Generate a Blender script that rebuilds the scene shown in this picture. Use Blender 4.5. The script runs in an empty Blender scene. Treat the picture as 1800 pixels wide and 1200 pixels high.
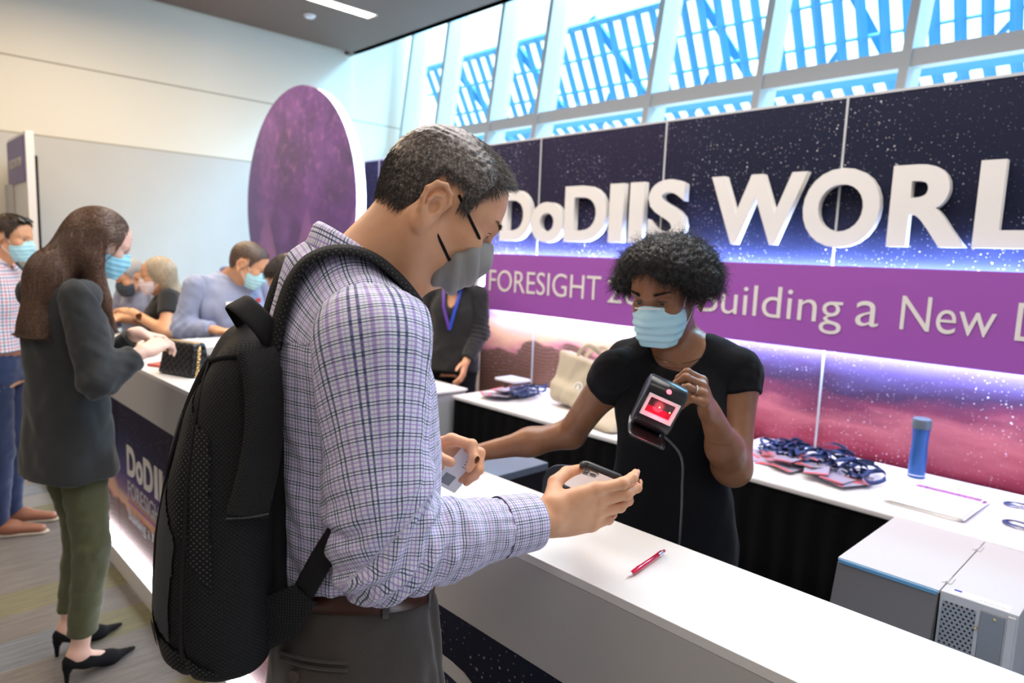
import bpy, bmesh, math, random
import numpy as np
from mathutils import Vector, Matrix
random.seed(7); RNG = np.random.default_rng(11)
SC = bpy.context.scene
COL = SC.collection
PI = math.pi

# ------------------------------------------------------------ camera
LENS_PX = 1200.0
CAM = np.array([0.0, 0.0, 1.65])
CR = np.array([[0.69188008, 0.1157837, -0.71266829],
               [0.72102524, -0.05920128, 0.69037513],
               [0.03774331, -0.99150862, -0.12444315]])   # columns: right, down, forward
cam_d = bpy.data.cameras.new('camera'); cam_o = bpy.data.objects.new('camera', cam_d); COL.objects.link(cam_o)
cam_d.lens = 24.0; cam_d.sensor_width = 36.0; cam_d.clip_start = 0.02; cam_d.clip_end = 200
cm = Matrix.Identity(4)
for i in range(3):
    cm[i][0] = CR[i, 0]; cm[i][1] = -CR[i, 1]; cm[i][2] = -CR[i, 2]; cm[i][3] = CAM[i]
cam_o.matrix_world = cm
cam_d.dof.use_dof = True; cam_d.dof.focus_distance = 1.18; cam_d.dof.aperture_fstop = 4.0
SC.camera = cam_o

# ------------------------------------------------------------ view, world, main lights
SC.view_settings.view_transform = 'Standard'; SC.view_settings.look = 'None'
SC.view_settings.exposure = 0.12; SC.view_settings.gamma = 1.0
SC.view_settings.use_curve_mapping = False
wd = bpy.data.worlds.new('sky'); SC.world = wd; wd.use_nodes = True
wn = wd.node_tree; wn.nodes.clear()
wo = wn.nodes.new('ShaderNodeOutputWorld'); wb = wn.nodes.new('ShaderNodeBackground')
wb.inputs[0].default_value = (0.80, 0.94, 1.0, 1); wb.inputs[1].default_value = 2.6
wn.links.new(wb.outputs[0], wo.inputs[0])

def area(name, loc, target, sx, sy, power, color):
    l = bpy.data.lights.new(name, 'AREA'); l.shape = 'RECTANGLE'; l.size = sx; l.size_y = sy
    l.energy = power; l.color = color
    o = bpy.data.objects.new(name, l); COL.objects.link(o); o.location = loc
    d = Vector(target) - Vector(loc); o.rotation_euler = d.to_track_quat('-Z', 'Y').to_euler()
    return o
area('ceiling_light_warm', (-5.8, 1.6, 4.3), (-5.6, 1.8, 0), 3.0, 3.5, 190, (1.0, 0.76, 0.48))
area('ceiling_light_hall', (-2.6, -0.9, 4.3), (-2.0, 0.8, 0), 4.0, 2.5, 85, (1.0, 0.84, 0.70))
area('ceiling_light_near', (1.2, -0.4, 4.3), (-0.6, 1.6, 1.0), 2.5, 2.5, 60, (1.0, 0.93, 0.88))
area('ceiling_light_booth', (-1.8, 2.2, 4.3), (-1.8, 2.1, 0), 5.0, 1.8, 200, (1.0, 0.95, 0.93))
area('sky_light', (-4.0, 9.4, 8.4), (-2.8, 2.6, 1.4), 12.0, 3.0, 5200, (0.34, 0.71, 1.0))

# ------------------------------------------------------------ helpers
def nrm(v):
    v = np.asarray(v, float); return v / (np.linalg.norm(v) + 1e-12)
def V3(*a): return np.array(a, float)
def at(px, py, dep):
    """world point seen at a photo pixel, at a given real distance along the view axis"""
    return CAM + CR @ (np.array([px - 900, py - 600, LENS_PX]) / LENS_PX * dep)
def onp(px, py, axis, val):
    d = CR @ np.array([px - 900, py - 600, LENS_PX]); return CAM + d * ((val - CAM[axis]) / d[axis])

def tag(o, label, cat, group=None, kind=None):
    if label: o['label'] = label
    if cat: o['category'] = cat
    if group: o['group'] = group
    if kind: o['kind'] = kind
    return o
def thing(name, label, cat, loc=(0, 0, 0), group=None, rotz=0):
    o = bpy.data.objects.new(name, None); COL.objects.link(o); o.location = loc; o.rotation_euler[2] = rotz
    o.empty_display_size = 0.05
    return tag(o, label, cat, group)
def link(name, me, mat=None, parent=None, smooth=False, label=None, world=True):
    o = bpy.data.objects.new(name, me); COL.objects.link(o)
    if mat is not None:
        for m in (mat if isinstance(mat, (list, tuple)) else [mat]): me.materials.append(m)
    if smooth and len(me.polygons):
        me.polygons.foreach_set('use_smooth', [True] * len(me.polygons))
    if parent is not None:
        o.parent = parent
        if world:   # mesh is written in world coordinates
            o.matrix_parent_inverse = pmat(parent).inverted()
    if label: o['label'] = label
    return o
def pmat(p):
    m = Matrix.LocRotScale(p.location, p.rotation_euler, p.scale)
    if p.parent: m = pmat(p.parent) @ p.matrix_parent_inverse @ m
    return m
def copy_tree(o, parent=None):
    c = o.copy(); COL.objects.link(c)
    if parent is not None: c.parent = parent
    for ch in list(o.children): copy_tree(ch, c)
    return c
def pymesh(name, V, F):
    me = bpy.data.meshes.new(name); me.from_pydata([tuple(map(float, v)) for v in V], [], [tuple(map(int, f)) for f in F]); me.update(); return me
def npmesh(name, V, Q):
    """fast mesh from numpy arrays; Q is (n,3) or (n,4)"""
    me = bpy.data.meshes.new(name); V = np.asarray(V, np.float32); Q = np.asarray(Q, np.int32); k = Q.shape[1]
    me.vertices.add(len(V)); me.vertices.foreach_set('co', V.ravel())
    me.loops.add(Q.size); me.loops.foreach_set('vertex_index', Q.ravel())
    me.polygons.add(len(Q)); me.polygons.foreach_set('loop_start', np.arange(0, Q.size, k, dtype=np.int32))
    me.polygons.foreach_set('loop_total', np.full(len(Q), k, np.int32))
    me.update(calc_edges=True); return me
def set_uv(me, uv, name='cloth_uv'):
    a = me.attributes.new(name, 'FLOAT_VECTOR', 'POINT'); d = np.zeros((len(uv), 3), np.float32); d[:, :uv.shape[1]] = uv
    a.data.foreach_set('vector', d.ravel())

class MB:
    """collects boxes, tubes, prisms in world coordinates, linked as one mesh"""
    def __init__(s): s.b = bmesh.new()
    def box(s, x0, x1, y0, y1, z0, z1, bev=0, rot=None, piv=None):
        r = bmesh.ops.create_cube(s.b, size=1)
        vs = r['verts']
        for v in vs:
            v.co = Vector(((x0 + x1) / 2 + v.co.x * (x1 - x0), (y0 + y1) / 2 + v.co.y * (y1 - y0), (z0 + z1) / 2 + v.co.z * (z1 - z0)))
        if bev:
            es = list({e for v in vs for e in v.link_edges})
            rr = bmesh.ops.bevel(s.b, geom=es, offset=bev, segments=3, profile=0.6, affect='EDGES')
            vs = list({v for f in rr['faces'] for v in f.verts} | {v for v in vs if v.is_valid})
        if rot is not None:
            M = Matrix([list(map(float, r_)) for r_ in rot]); p = Vector(piv)
            for v in vs: v.co = M @ (v.co - p) + p
        return s
    def poly(s, pts, n0, n1):
        """prism: closed outline pts (3d) extruded from offset n0 to n1 (vectors)"""
        a = [s.b.verts.new(Vector(p) + Vector(n0)) for p in pts]; c = [s.b.verts.new(Vector(p) + Vector(n1)) for p in pts]
        s.b.faces.new(a[::-1]); s.b.faces.new(c); n = len(pts)
        for i in range(n): s.b.faces.new((a[i], a[(i + 1) % n], c[(i + 1) % n], c[i]))
        return s
    def tube(s, pts, r, seg=8, closed=False, flat=None):
        V, F = tube_geo(pts, r, seg, closed, flat)
        vs = [s.b.verts.new(v) for v in V]
        for f in F:
            try: s.b.faces.new([vs[i] for i in f])
            except ValueError: pass
        return s
    def cyl(s, a, b, ra, rb=None, seg=24):
        rb = ra if rb is None else rb
        return s.tube([a, b], [ra, rb], seg)
    def lathe(s, prof, c, seg=32, R=None):
        """prof list of (r,z) around local z at c"""
        R = np.eye(3) if R is None else R; c = np.array(c, float); rings = []
        for r, z in prof:
            if r < 1e-6: rings.append([s.b.verts.new(c + R @ V3(0, 0, z))])
            else: rings.append([s.b.verts.new(c + R @ V3(r * math.cos(2 * PI * i / seg), r * math.sin(2 * PI * i / seg), z)) for i in range(seg)])
        for A, B in zip(rings, rings[1:]):
            for i in range(seg):
                j = (i + 1) % seg
                if len(A) == 1 and len(B) == 1: continue
                if len(A) == 1: s.b.faces.new((A[0], B[i], B[j]))
                elif len(B) == 1: s.b.faces.new((A[i], A[j], B[0]))
                else: s.b.faces.new((A[i], A[j], B[j], B[i]))
        return s
    def mesh(s, name):
        bmesh.ops.recalc_face_normals(s.b, faces=s.b.faces)
        me = bpy.data.meshes.new(name); s.b.to_mesh(me); s.b.free(); return me
    def build(s, name, mat, parent=None, smooth=False, label=None):
        o = link(name, s.mesh(name), mat, parent, smooth, label)
        if smooth:
            try:
                o.data.set_sharp_from_angle(angle=math.radians(35))
            except Exception: pass
        return o
def tube_geo(pts, r, seg=8, closed=False, flat=None):
    """swept tube; flat=(normal, ratio): elliptical section thin along normal; r scalar or list (or list of (a,b))"""
    P = np.array([list(map(float, p)) for p in pts]); n = len(P)
    rr = [r] * n if np.isscalar(r) else list(r)
    T = np.gradient(P, axis=0) if n > 2 else np.repeat([P[-1] - P[0]], n, 0)
    if closed: T = np.roll(P, -1, 0) - np.roll(P, 1, 0)
    T = T / (np.linalg.norm(T, axis=1)[:, None] + 1e-12)
    up = V3(0, 0, 1) if abs(T[0][2]) < 0.9 else V3(1, 0, 0)
    if flat is not None: up = np.asarray(flat[0], float) if np.ndim(flat[0]) == 1 else np.asarray(flat[0][0], float)
    V = []; F = []; N = nrm(up - T[0] * (up @ T[0]))
    for i in range(n):
        if flat is not None and np.ndim(flat[0]) == 2: N = np.asarray(flat[0][i], float)
        elif flat is not None: N = np.asarray(flat[0], float)
        N = nrm(N - T[i] * (N @ T[i])); B = np.cross(T[i], N)
        ra = rr[i]; rb = ra * (flat[1] if flat is not None else 1)
        if not np.isscalar(rr[i]): ra, rb = rr[i]
        for j in range(seg):
            a = 2 * PI * j / seg
            ca, sa = math.cos(a), math.sin(a)
            if flat is not None and len(flat) > 2:   # squarish section
                e = flat[2]; ca = math.copysign(abs(ca) ** e, ca); sa = math.copysign(abs(sa) ** e, sa)
            V.append(P[i] + B * ca * ra + N * sa * rb)
    m = n if closed else n - 1
    for i in range(m):
        for j in range(seg):
            a = i * seg + j; b = i * seg + (j + 1) % seg; i2 = (i + 1) % n
            F.append((a, b, i2 * seg + (j + 1) % seg, i2 * seg + j))
    if not closed:
        F.append(tuple(range(seg))[::-1]); F.append(tuple(range((n - 1) * seg, n * seg)))
    return V, F
def spline(pts, n):
    """Catmull-Rom through pts"""
    P = np.array([list(map(float, p)) for p in pts]); P = np.vstack([2 * P[0] - P[1], P, 2 * P[-1] - P[-2]]); out = []
    m = len(P) - 3
    for k in range(n):
        t = k / (n - 1) * m; i = min(int(t), m - 1); u = t - i; a, b, c, d = P[i:i + 4]
        out.append(0.5 * ((2 * b) + (c - a) * u + (2 * a - 5 * b + 4 * c - d) * u * u + (3 * b - a - 3 * c + d) * u ** 3))
    return np.array(out)

# ------------------------------------------------------------ materials
class NB:
    def __init__(s, name):
        s.m = bpy.data.materials.new(name); s.m.use_nodes = True; s.t = s.m.node_tree
        s.b = s.t.nodes['Principled BSDF']; s.out = s.t.nodes['Material Output']
    def put(s, sock, v):
        if v is None: return
        if isinstance(v, bpy.types.NodeSocket): s.t.links.new(v, sock)
        else:
            try: sock.default_value = v
            except Exception: sock.default_value = (*v, 1) if len(v) == 3 else v
    def n(s, typ, **kw):
        nd = s.t.nodes.new('ShaderNode' + typ)
        for k, v in kw.items(): setattr(nd, k, v)
        return nd
    def pos(s): return s.n('NewGeometry').outputs['Position']
    def obj(s): return s.n('TexCoord').outputs['Object']
    def attr(s, name='cloth_uv'): return s.n('Attribute', attribute_name=name).outputs['Vector']
    def xyz(s, v): nd = s.n('SeparateXYZ'); s.put(nd.inputs[0], v); return nd.outputs
    def comb(s, x, y, z):
        nd = s.n('CombineXYZ')
        for i, q in enumerate((x, y, z)): s.put(nd.inputs[i], q)
        return nd.outputs[0]
    def m2(s, op, a, b=None, c=None, clamp=False):
        nd = s.n('Math', operation=op, use_clamp=clamp); s.put(nd.inputs[0], a); s.put(nd.inputs[1], b)
        if c is not None: s.put(nd.inputs[2], c)
        return nd.outputs[0]
    def vm(s, op, a, b=None):
        nd = s.n('VectorMath', operation=op); s.put(nd.inputs[0], a); s.put(nd.inputs[1], b); return nd.outputs[0]
    def noise(s, vec, scale, detail=3, rough=0.5, dist=0, color=False):
        nd = s.n('TexNoise'); s.put(nd.inputs['Vector'], vec); nd.inputs['Scale'].default_value = scale
        nd.inputs['Detail'].default_value = detail; nd.inputs['Roughness'].default_value = rough; nd.inputs['Distortion'].default_value = dist
        return nd.outputs['Color' if color else 'Fac']
    def voro(s, vec, scale, out='Distance', feature='F1', dim='3D'):
        nd = s.n('TexVoronoi', feature=feature, voronoi_dimensions=dim); s.put(nd.inputs['Vector'], vec); nd.inputs['Scale'].default_value = scale
        return nd.outputs[out]
    def ramp(s, fac, stops, interp='LINEAR'):
        nd = s.n('ValToRGB'); cr = nd.color_ramp; cr.interpolation = interp
        while len(cr.elements) > 1: cr.elements.remove(cr.elements[-1])
        for i, (p, c) in enumerate(stops):
            e = cr.elements[0] if i == 0 else cr.elements.new(p)
            e.position = p; e.color = (*c, 1) if len(c) == 3 else c
        s.put(nd.inputs[0], fac); return nd.outputs[0]
    def mix(s, fac, a, b, blend='MIX'):
        nd = s.n('Mix', data_type='RGBA', blend_type=blend); s.put(nd.inputs[0], fac)
        for k, v in ((6, a), (7, b)):
            if isinstance(v, bpy.types.NodeSocket): s.t.links.new(v, nd.inputs[k])
            else: nd.inputs[k].default_value = (*v, 1) if len(v) == 3 else v
        return nd.outputs[2]
    def mapr(s, v, a, b, c=0.0, d=1.0, smooth=False):
        nd = s.n('MapRange'); nd.interpolation_type = 'SMOOTHSTEP' if smooth else 'LINEAR'
        for i, q in enumerate((v, a, b, c, d)): s.put(nd.inputs[i], q)
        return nd.outputs[0]
    def bump(s, h, strength=0.3, dist=0.01):
        nd = s.n('Bump'); nd.inputs['Strength'].default_value = strength; nd.inputs['Distance'].default_value = dist
        s.put(nd.inputs['Height'], h); s.t.links.new(nd.outputs[0], s.b.inputs['Normal'])
    def set(s, **kw):
        for k, v in kw.items():
            nm = {'color': 'Base Color', 'rough': 'Roughness', 'metal': 'Metallic', 'em': 'Emission Color', 'ems': 'Emission Strength',
                  'sss': 'Subsurface Weight', 'trans': 'Transmission Weight', 'coat': 'Coat Weight', 'sheen': 'Sheen Weight', 'alpha': 'Alpha', 'ior': 'IOR', 'spec': 'Specular IOR Level'}[k]
            s.put(s.b.inputs[nm], v)
        return s
def sm(name, color, rough=0.5, metal=0, **kw):
    q = NB(name); q.set(color=(*color, 1), rough=rough, metal=metal, **kw)
    return q.m
def emis(name, color, s):
    q = NB(name); q.set(color=(*color, 1), em=(*color, 1), ems=s); return q.m
M = {}
M['white'] = sm('white_laminate', (0.80, 0.80, 0.81), 0.35)
M['whitegloss'] = sm('white_gloss', (0.80, 0.79, 0.78), 0.28)
M['letter'] = sm('white_letter', (0.64, 0.62, 0.59), 0.4)
M['black'] = sm('black_plastic', (0.012, 0.012, 0.014), 0.35)
M['blackcloth'] = sm('black_cloth', (0.010, 0.010, 0.012), 0.9, spec=0.15)
M['grey'] = sm('grey_metal', (0.42, 0.43, 0.45), 0.4)
M['silver'] = sm('silver_metal', (0.75, 0.75, 0.76), 0.3, 1.0)
M['gold'] = sm('gold_metal', (0.85, 0.62, 0.30), 0.25, 1.0)
M['led'] = emis('led_light', (0.80, 0.88, 1.0), 14)
M['ledblue'] = emis('led_rim', (0.66, 0.74, 1.0), 10)
M['lamp'] = emis('lamp_warm', (1.0, 0.86, 0.62), 9)
M['purple'] = sm('purple_print', (0.27, 0.065, 0.34), 0.5)
M['paper'] = sm('paper', (0.86, 0.86, 0.85), 0.7)
# ------------------------------------------------------------ signed-distance modelling of organic shapes
class Pr:
    __slots__ = ('f', 'k', 'op')
    def __init__(s, f, k=0.01, op='+'): s.f = f; s.k = k; s.op = op
def rc(a, b, ra, rb=None, k=0.01, op='+', flat=None):
    """tapered capsule; flat=(direction, factor>1) makes it thinner along direction"""
    a = np.array(a, float); b = np.array(b, float); rb = ra if rb is None else rb
    if flat is not None: n = nrm(flat[0]); s = flat[1] - 1
    def f(P):
        pa = P - a; ba = b - a
        if flat is not None:
            pa = pa + (pa @ n)[:, None] * (s * n); ba = ba + (ba @ n) * s * n
        t = np.clip((pa @ ba) / (ba @ ba + 1e-12), 0, 1)
        q = pa - t[:, None] * ba
        d = np.sqrt(np.einsum('ij,ij->i', q, q)) - (ra + (rb - ra) * t)
        return d if flat is None else d / (1 + 0.5 * s)
    return Pr(f, k, op)
def el(c, r, k=0.01, R=None, op='+'):
    c = np.array(c, float); r = np.array(r, float); R = np.eye(3) if R is None else np.asarray(R)   # R rows = axes
    def f(P):
        q = (P - c) @ R.T; a = q / r; k0 = np.sqrt(np.einsum('ij,ij->i', a, a)); b = q / (r * r)
        return k0 * (k0 - 1) / (np.sqrt(np.einsum('ij,ij->i', b, b)) + 1e-9)
    return Pr(f, k, op)
def rbox(c, h, r, k=0.01, R=None, op='+'):
    c = np.array(c, float); h = np.array(h, float) - r; R = np.eye(3) if R is None else np.asarray(R)
    def f(P):
        q = np.abs((P - c) @ R.T) - h; o = np.maximum(q, 0)
        return np.sqrt(np.einsum('ij,ij->i', o, o)) + np.minimum(q.max(1), 0) - r
    return Pr(f, k, op)
def half(p, n, k=0.004):
    """keep only the side behind the plane (normal points to the removed side)"""
    p = np.array(p, float); n = nrm(n)
    return Pr(lambda P: (P - p) @ n, k, '&')
def fieldv(vals, prims):
    d = None
    for v, pr in zip(vals, prims):
        k = pr.k
        if pr.op == '+':
            if d is None: d = v.copy(); continue
            h = np.maximum(k - np.abs(d - v), 0) / k; d = np.minimum(d, v) - h * h * k * 0.25
        else:
            if d is None: d = np.full_like(v, 1.0)
            w = -v if pr.op == '-' else v
            h = np.maximum(k - np.abs(d - w), 0) / k; d = np.maximum(d, w) + h * h * k * 0.25
    return d
CORN = [(i, j, k) for i in (0, 1) for j in (0, 1) for k in (0, 1)]
EDG = [(a, b) for a in range(8) for b in range(a + 1, 8) if sum(abs(x - y) for x, y in zip(CORN[a], CORN[b])) == 1]
def sdf_geo(prims, lo, hi, res, keep=None, n=16):
    lo = np.array(lo, float); hi = np.array(hi, float); B = n * res
    b0 = np.floor(lo / B).astype(int); b1 = np.ceil(hi / B).astype(int)
    g = np.stack(np.meshgrid(*[np.arange(b0[i], b1[i]) for i in range(3)], indexing='ij'), -1).reshape(-1, 3)
    C = (g + 0.5) * B
    if keep is not None:
        m = keep(C); g = g[m]; C = C[m]
    vals = [p.f(C) for p in prims]; hd = B * 0.87 * 1.25
    d = fieldv(vals, prims); act = np.abs(d) < hd * 1.35 + 0.004
    vm_ = np.min([v for v, p in zip(vals, prims) if p.op == '+'], axis=0)
    ax = np.arange(n + 2) * res; N = n + 2
    G = np.stack(np.meshgrid(ax, ax, ax, indexing='ij'), -1).reshape(-1, 3)
    Vs = []; Ks = []; Fs = []
    for bi in np.nonzero(act)[0]:
        sel = []
        for v, p in zip(vals, prims):
            if p.op == '+':
                if v[bi] < vm_[bi] + 2 * hd + p.k: sel.append(p)
            elif p.op == '-':
                if v[bi] < 2 * hd + p.k: sel.append(p)
            else:
                if v[bi] > -2 * hd - p.k: sel.append(p)
        P = G + g[bi] * B
        D = fieldv([p.f(P) for p in sel], sel).reshape(N, N, N)
        S = D < 0
        if S.all() or not S.any(): continue
        cnt = np.zeros((N - 1,) * 3, np.int8)
        for (i, j, k) in CORN: cnt += S[i:N - 1 + i, j:N - 1 + j, k:N - 1 + k]
        ci = np.argwhere((cnt > 0) & (cnt < 8))
        if not len(ci): continue
        cv = np.stack([D[ci[:, 0] + i, ci[:, 1] + j, ci[:, 2] + k] for (i, j, k) in CORN], 1)
        acc = np.zeros((len(ci), 3)); nn = np.zeros(len(ci))
        for a, b in EDG:
            va, vb = cv[:, a], cv[:, b]; m = (va < 0) != (vb < 0)
            t = np.where(m, va / np.where(m, va - vb, 1), 0)
            pa = np.array(CORN[a]); pb = np.array(CORN[b])
            acc += m[:, None] * (pa + t[:, None] * (pb - pa)); nn += m
        acc /= nn[:, None]
        Vs.append((ci + acc) * res + g[bi] * B)
        gk = ci + g[bi] * n + 100000
        Ks.append((gk[:, 0] * 400000 + gk[:, 1]) * 400000 + gk[:, 2])
        def key(c): c = c + g[bi] * n + 100000; return (c[:, 0] * 400000 + c[:, 1]) * 400000 + c[:, 2]
        for a in range(3):
            b, c = (a + 1) % 3, (a + 2) % 3
            sl0 = [slice(1, n + 1)] * 3; sl1 = [slice(1, n + 1)] * 3; sl0[a] = slice(0, n); sl1[a] = slice(1, n + 1)
            s0 = S[tuple(sl0)]; s1 = S[tuple(sl1)]; e = np.argwhere(s0 != s1)
            if not len(e): continue
            fl = s0[e[:, 0], e[:, 1], e[:, 2]]
            base = e.copy(); base[:, b] += 1; base[:, c] += 1
            q = []
            for db, dc in ((-1, -1), (0, -1), (0, 0), (-1, 0)):
                cc = base.copy(); cc[:, b] += db; cc[:, c] += dc; q.append(key(cc))
            q = np.stack(q, 1); q[~fl] = q[~fl][:, ::-1]; Fs.append(q)
    K = np.concatenate(Ks); Vv = np.concatenate(Vs); F = np.concatenate(Fs)
    uk, idx = np.unique(K, return_index=True); Vv = Vv[idx]
    fi = np.searchsorted(uk, F.ravel()); ok = (fi < len(uk)); fi = np.minimum(fi, len(uk) - 1)
    ok &= uk[fi] == F.ravel(); fi = fi.reshape(-1, 4); ok = ok.reshape(-1, 4).all(1)
    return Vv, fi[ok]
def smooth_geo(Vv, F, it=2, lam=0.5):
    e = np.concatenate([F[:, [0, 1]], F[:, [1, 2]], F[:, [2, 3]], F[:, [3, 0]]]); nV = len(Vv)
    a = np.concatenate([e[:, 0], e[:, 1]]); b = np.concatenate([e[:, 1], e[:, 0]])
    cnt = np.bincount(a, minlength=nV)[:, None] + 1e-9
    for i in range(it * 2):
        l = lam if i % 2 == 0 else -lam * 0.9
        s = np.stack([np.bincount(a, Vv[b, k], minlength=nV) for k in range(3)], 1) / cnt
        Vv = Vv + l * (s - Vv) * (cnt > 0.5)
    return Vv
def normals(Vv, F):
    n = np.cross(Vv[F[:, 2]] - Vv[F[:, 0]], Vv[F[:, 3]] - Vv[F[:, 1]]); N = np.zeros_like(Vv)
    for k in range(4):
        for c in range(3): N[:, c] += np.bincount(F[:, k], n[:, c], minlength=len(Vv))
    return N / (np.linalg.norm(N, axis=1)[:, None] + 1e-12)
def sdf_obj(name, prims, lo, hi, res, mat, parent=None, zones=None, disp=None, uv=None, sm_it=2, cut=None, label=None):
    """zones: list of (center, radius, res) refined areas"""
    if zones:
        Vv = np.zeros((0, 3)); F = np.zeros((0, 4), int)
        def inz(C, z): return np.linalg.norm(C - np.array(z[0]), axis=1) < z[1]
        for i, z in enumerate(zones):
            c = np.array(z[0]); r = z[1] + 0.05
            v, f = sdf_geo(prims, np.maximum(lo, c - r), np.minimum(hi, c + r), z[2],
                           keep=lambda C, i=i: inz(C, zones[i]) & ~np.any([inz(C, y) for y in zones[:i]] + [np.zeros(len(C), bool)], axis=0), n=zones_n(z[2], res))
            v = smooth_geo(v, f, sm_it); F = np.vstack([F, f + len(Vv)]); Vv = np.vstack([Vv, v])
        v, f = sdf_geo(prims, lo, hi, res, keep=lambda C: ~np.any([inz(C, y) for y in zones], axis=0), n=zones_n(res, res))
        v = smooth_geo(v, f, sm_it); F = np.vstack([F, f + len(Vv)]); Vv = np.vstack([Vv, v])
    else:
        Vv, F = sdf_geo(prims, lo, hi, res); Vv = smooth_geo(Vv, F, sm_it)
    if disp is not None:
        Vv = Vv + normals(Vv, F) * disp(Vv)[:, None]
    if cut is not None:
        m = ~cut(Vv)[F].any(1); F = F[m]; used = np.unique(F); mp = np.full(len(Vv), -1); mp[used] = np.arange(len(used)); Vv = Vv[used]; F = mp[F]
    me = npmesh(name, Vv, F)
    if uv is not None: set_uv(me, uv(Vv))
    return link(name, me, mat, parent, True, label)
def zones_n(r, res): return max(4, int(round(BLK / r)))
BLK = 0.048

def snoise(P, f, seed=0, oct=2):
    """cheap smooth pseudo-noise, about -1..1"""
    r = np.random.default_rng(seed); out = np.zeros(len(P)); amp = 1; tot = 0; Q = P * f
    for o in range(oct):
        for _ in range(4):
            d = nrm(r.normal(size=3)); e = nrm(r.normal(size=3)); ph = r.uniform(0, 6.28, 2)
            out += amp * np.sin(Q @ d * 6.28 + ph[0] + 1.3 * np.sin(Q @ e * 4.1 + ph[1]))
        tot += amp * 2.2; amp *= 0.5; Q = Q * 2.1
    return out / tot

# ------------------------------------------------------------ people: shared anatomy
class Frame:
    """local frame: x = the figure's right, y = facing direction, z = up"""
    def __init__(s, o, F, U=(0, 0, 1)):
        s.o = np.array(o, float); s.F = nrm(F); U = np.array(U, float); s.R = nrm(np.cross(s.F, U)); s.U = np.cross(s.R, s.F); s.A = np.stack([s.R, s.F, s.U])
    def p(s, x, y, z): return s.o + x * s.R + y * s.F + z * s.U
    def v(s, x, y, z): return x * s.R + y * s.F + z * s.U
    def loc(s, P): return (P - s.o) @ s.A.T
def tilt(F, pitch, roll=0):
    """face direction F pitched downward (radians) -> (F', U')"""
    F = nrm(F); U = V3(0, 0, 1); R = nrm(np.cross(F, U)); F2 = F * math.cos(pitch) - U * math.sin(pitch); U2 = np.cross(R, F2)
    U3 = U2 * math.cos(roll) + R * math.sin(roll); return F2, U3
def head_prims(H, s=1.0, ears=True, female=False, fine=False, chin=0.0):
    p = lambda x, y, z: H.p(x * s, y * s, z * s); A = H.A; o = []
    E = lambda c, r, k=0.02, op='+': o.append(el(p(*c), np.array(r) * s, k * s, A, op))
    w = 0.94 if female else 1.0
    E((0, -0.018, 0.030), (0.076 * w, 0.097, 0.090))
    E((0, 0.030, 0.030), (0.066 * w, 0.062, 0.070), 0.03)
    E((0, 0.028, -0.045), (0.058 * w, 0.058, 0.066 - chin), 0.03)
    o.append(rc(p(-0.022, 0.070, -0.098 + chin), p(0.022, 0.070, -0.098 + chin), 0.017 * s, None, 0.03 * s))
    for q in (-1, 1):
        o.append(rc(p(q * 0.052 * w, -0.002, -0.060), p(q * 0.026, 0.062, -0.100 + chin), 0.017 * s, 0.014 * s, 0.03 * s))
        E((q * 0.043 * w, 0.058, -0.026), (0.020, 0.024, 0.018), 0.025)
        o.append(rc(p(q * 0.012, 0.088, 0.017), p(q * 0.046, 0.070, 0.020), 0.0085 * s, 0.006 * s, 0.018 * s))
        E((q * 0.032, 0.097, -0.002), (0.018, 0.016, 0.0125), 0.014, '-')
        o.append(el(p(q * 0.031, 0.0735, 0.001), np.array((0.0145, 0.0145, 0.0135)) * s, 0.003 * s, A))       # lids over the eyeball
        o.append(el(p(q * 0.031, 0.092, -0.0035), np.array((0.0125, 0.012, 0.0042)) * s, 0.002 * s, A, '-'))   # opening
    o.append(rc(p(0, 0.086, 0.008), p(0, 0.108, -0.034), 0.0075 * s, 0.0105 * s, 0.012 * s))
    for q in (-1, 1): E((q * 0.0115, 0.100, -0.038), (0.0085, 0.010, 0.008), 0.008)
    E((0, 0.082, -0.066), (0.024, 0.012, 0.010), 0.012)
    if ears:
        for q in (-1, 1): ear_prims(o, H, q, s, fine)
    return o
def ear_prims(o, H, q, s, fine):
    def p(x, y, z): # ear plane: leans outward to the back
        x, y, z = x * 1.1, y * 1.1, z * 1.12; return H.p(q * (0.073 + x + 0.35 * max(0, -y + 0.004)) * s, (y - 0.010) * s, (z - 0.020) * s)
    n = nrm(H.v(q, 0.35, 0))
    o.append(el(p(0.000, -0.012, 0.002), np.array((0.0048, 0.019, 0.032)) * s, 0.006 * s, H.A))
    helix = [(0.002, 0.006, 0.004), (0.005, 0.009, 0.016), (0.006, 0.003, 0.027), (0.007, -0.010, 0.033), (0.008, -0.022, 0.028), (0.009, -0.029, 0.014), (0.009, -0.027, 0.000), (0.007, -0.021, -0.013), (0.005, -0.013, -0.024)]
    for a, b in zip(helix, helix[1:]): o.append(rc(p(*a), p(*b), 0.0042 * s, None, 0.003 * s))
    o.append(el(p(0.005, -0.010, -0.027), np.array((0.005, 0.009, 0.0115)) * s, 0.006 * s, H.A))
    if fine:
        ah = [(0.006, -0.004, 0.020), (0.0065, -0.014, 0.014), (0.007, -0.019, 0.002), (0.006, -0.015, -0.011), (0.006, -0.008, -0.017)]
        for a, b in zip(ah, ah[1:]): o.append(rc(p(*a), p(*b), 0.0032 * s, None, 0.003 * s))
        o.append(el(p(0.006, -0.007, -0.002), np.array((0.008, 0.0085, 0.013)) * s, 0.003 * s, H.A, '-'))
        o.append(el(p(0.0045, 0.0035, -0.004), np.array((0.0045, 0.004, 0.006)) * s, 0.003 * s, H.A))
JN = []
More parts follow.
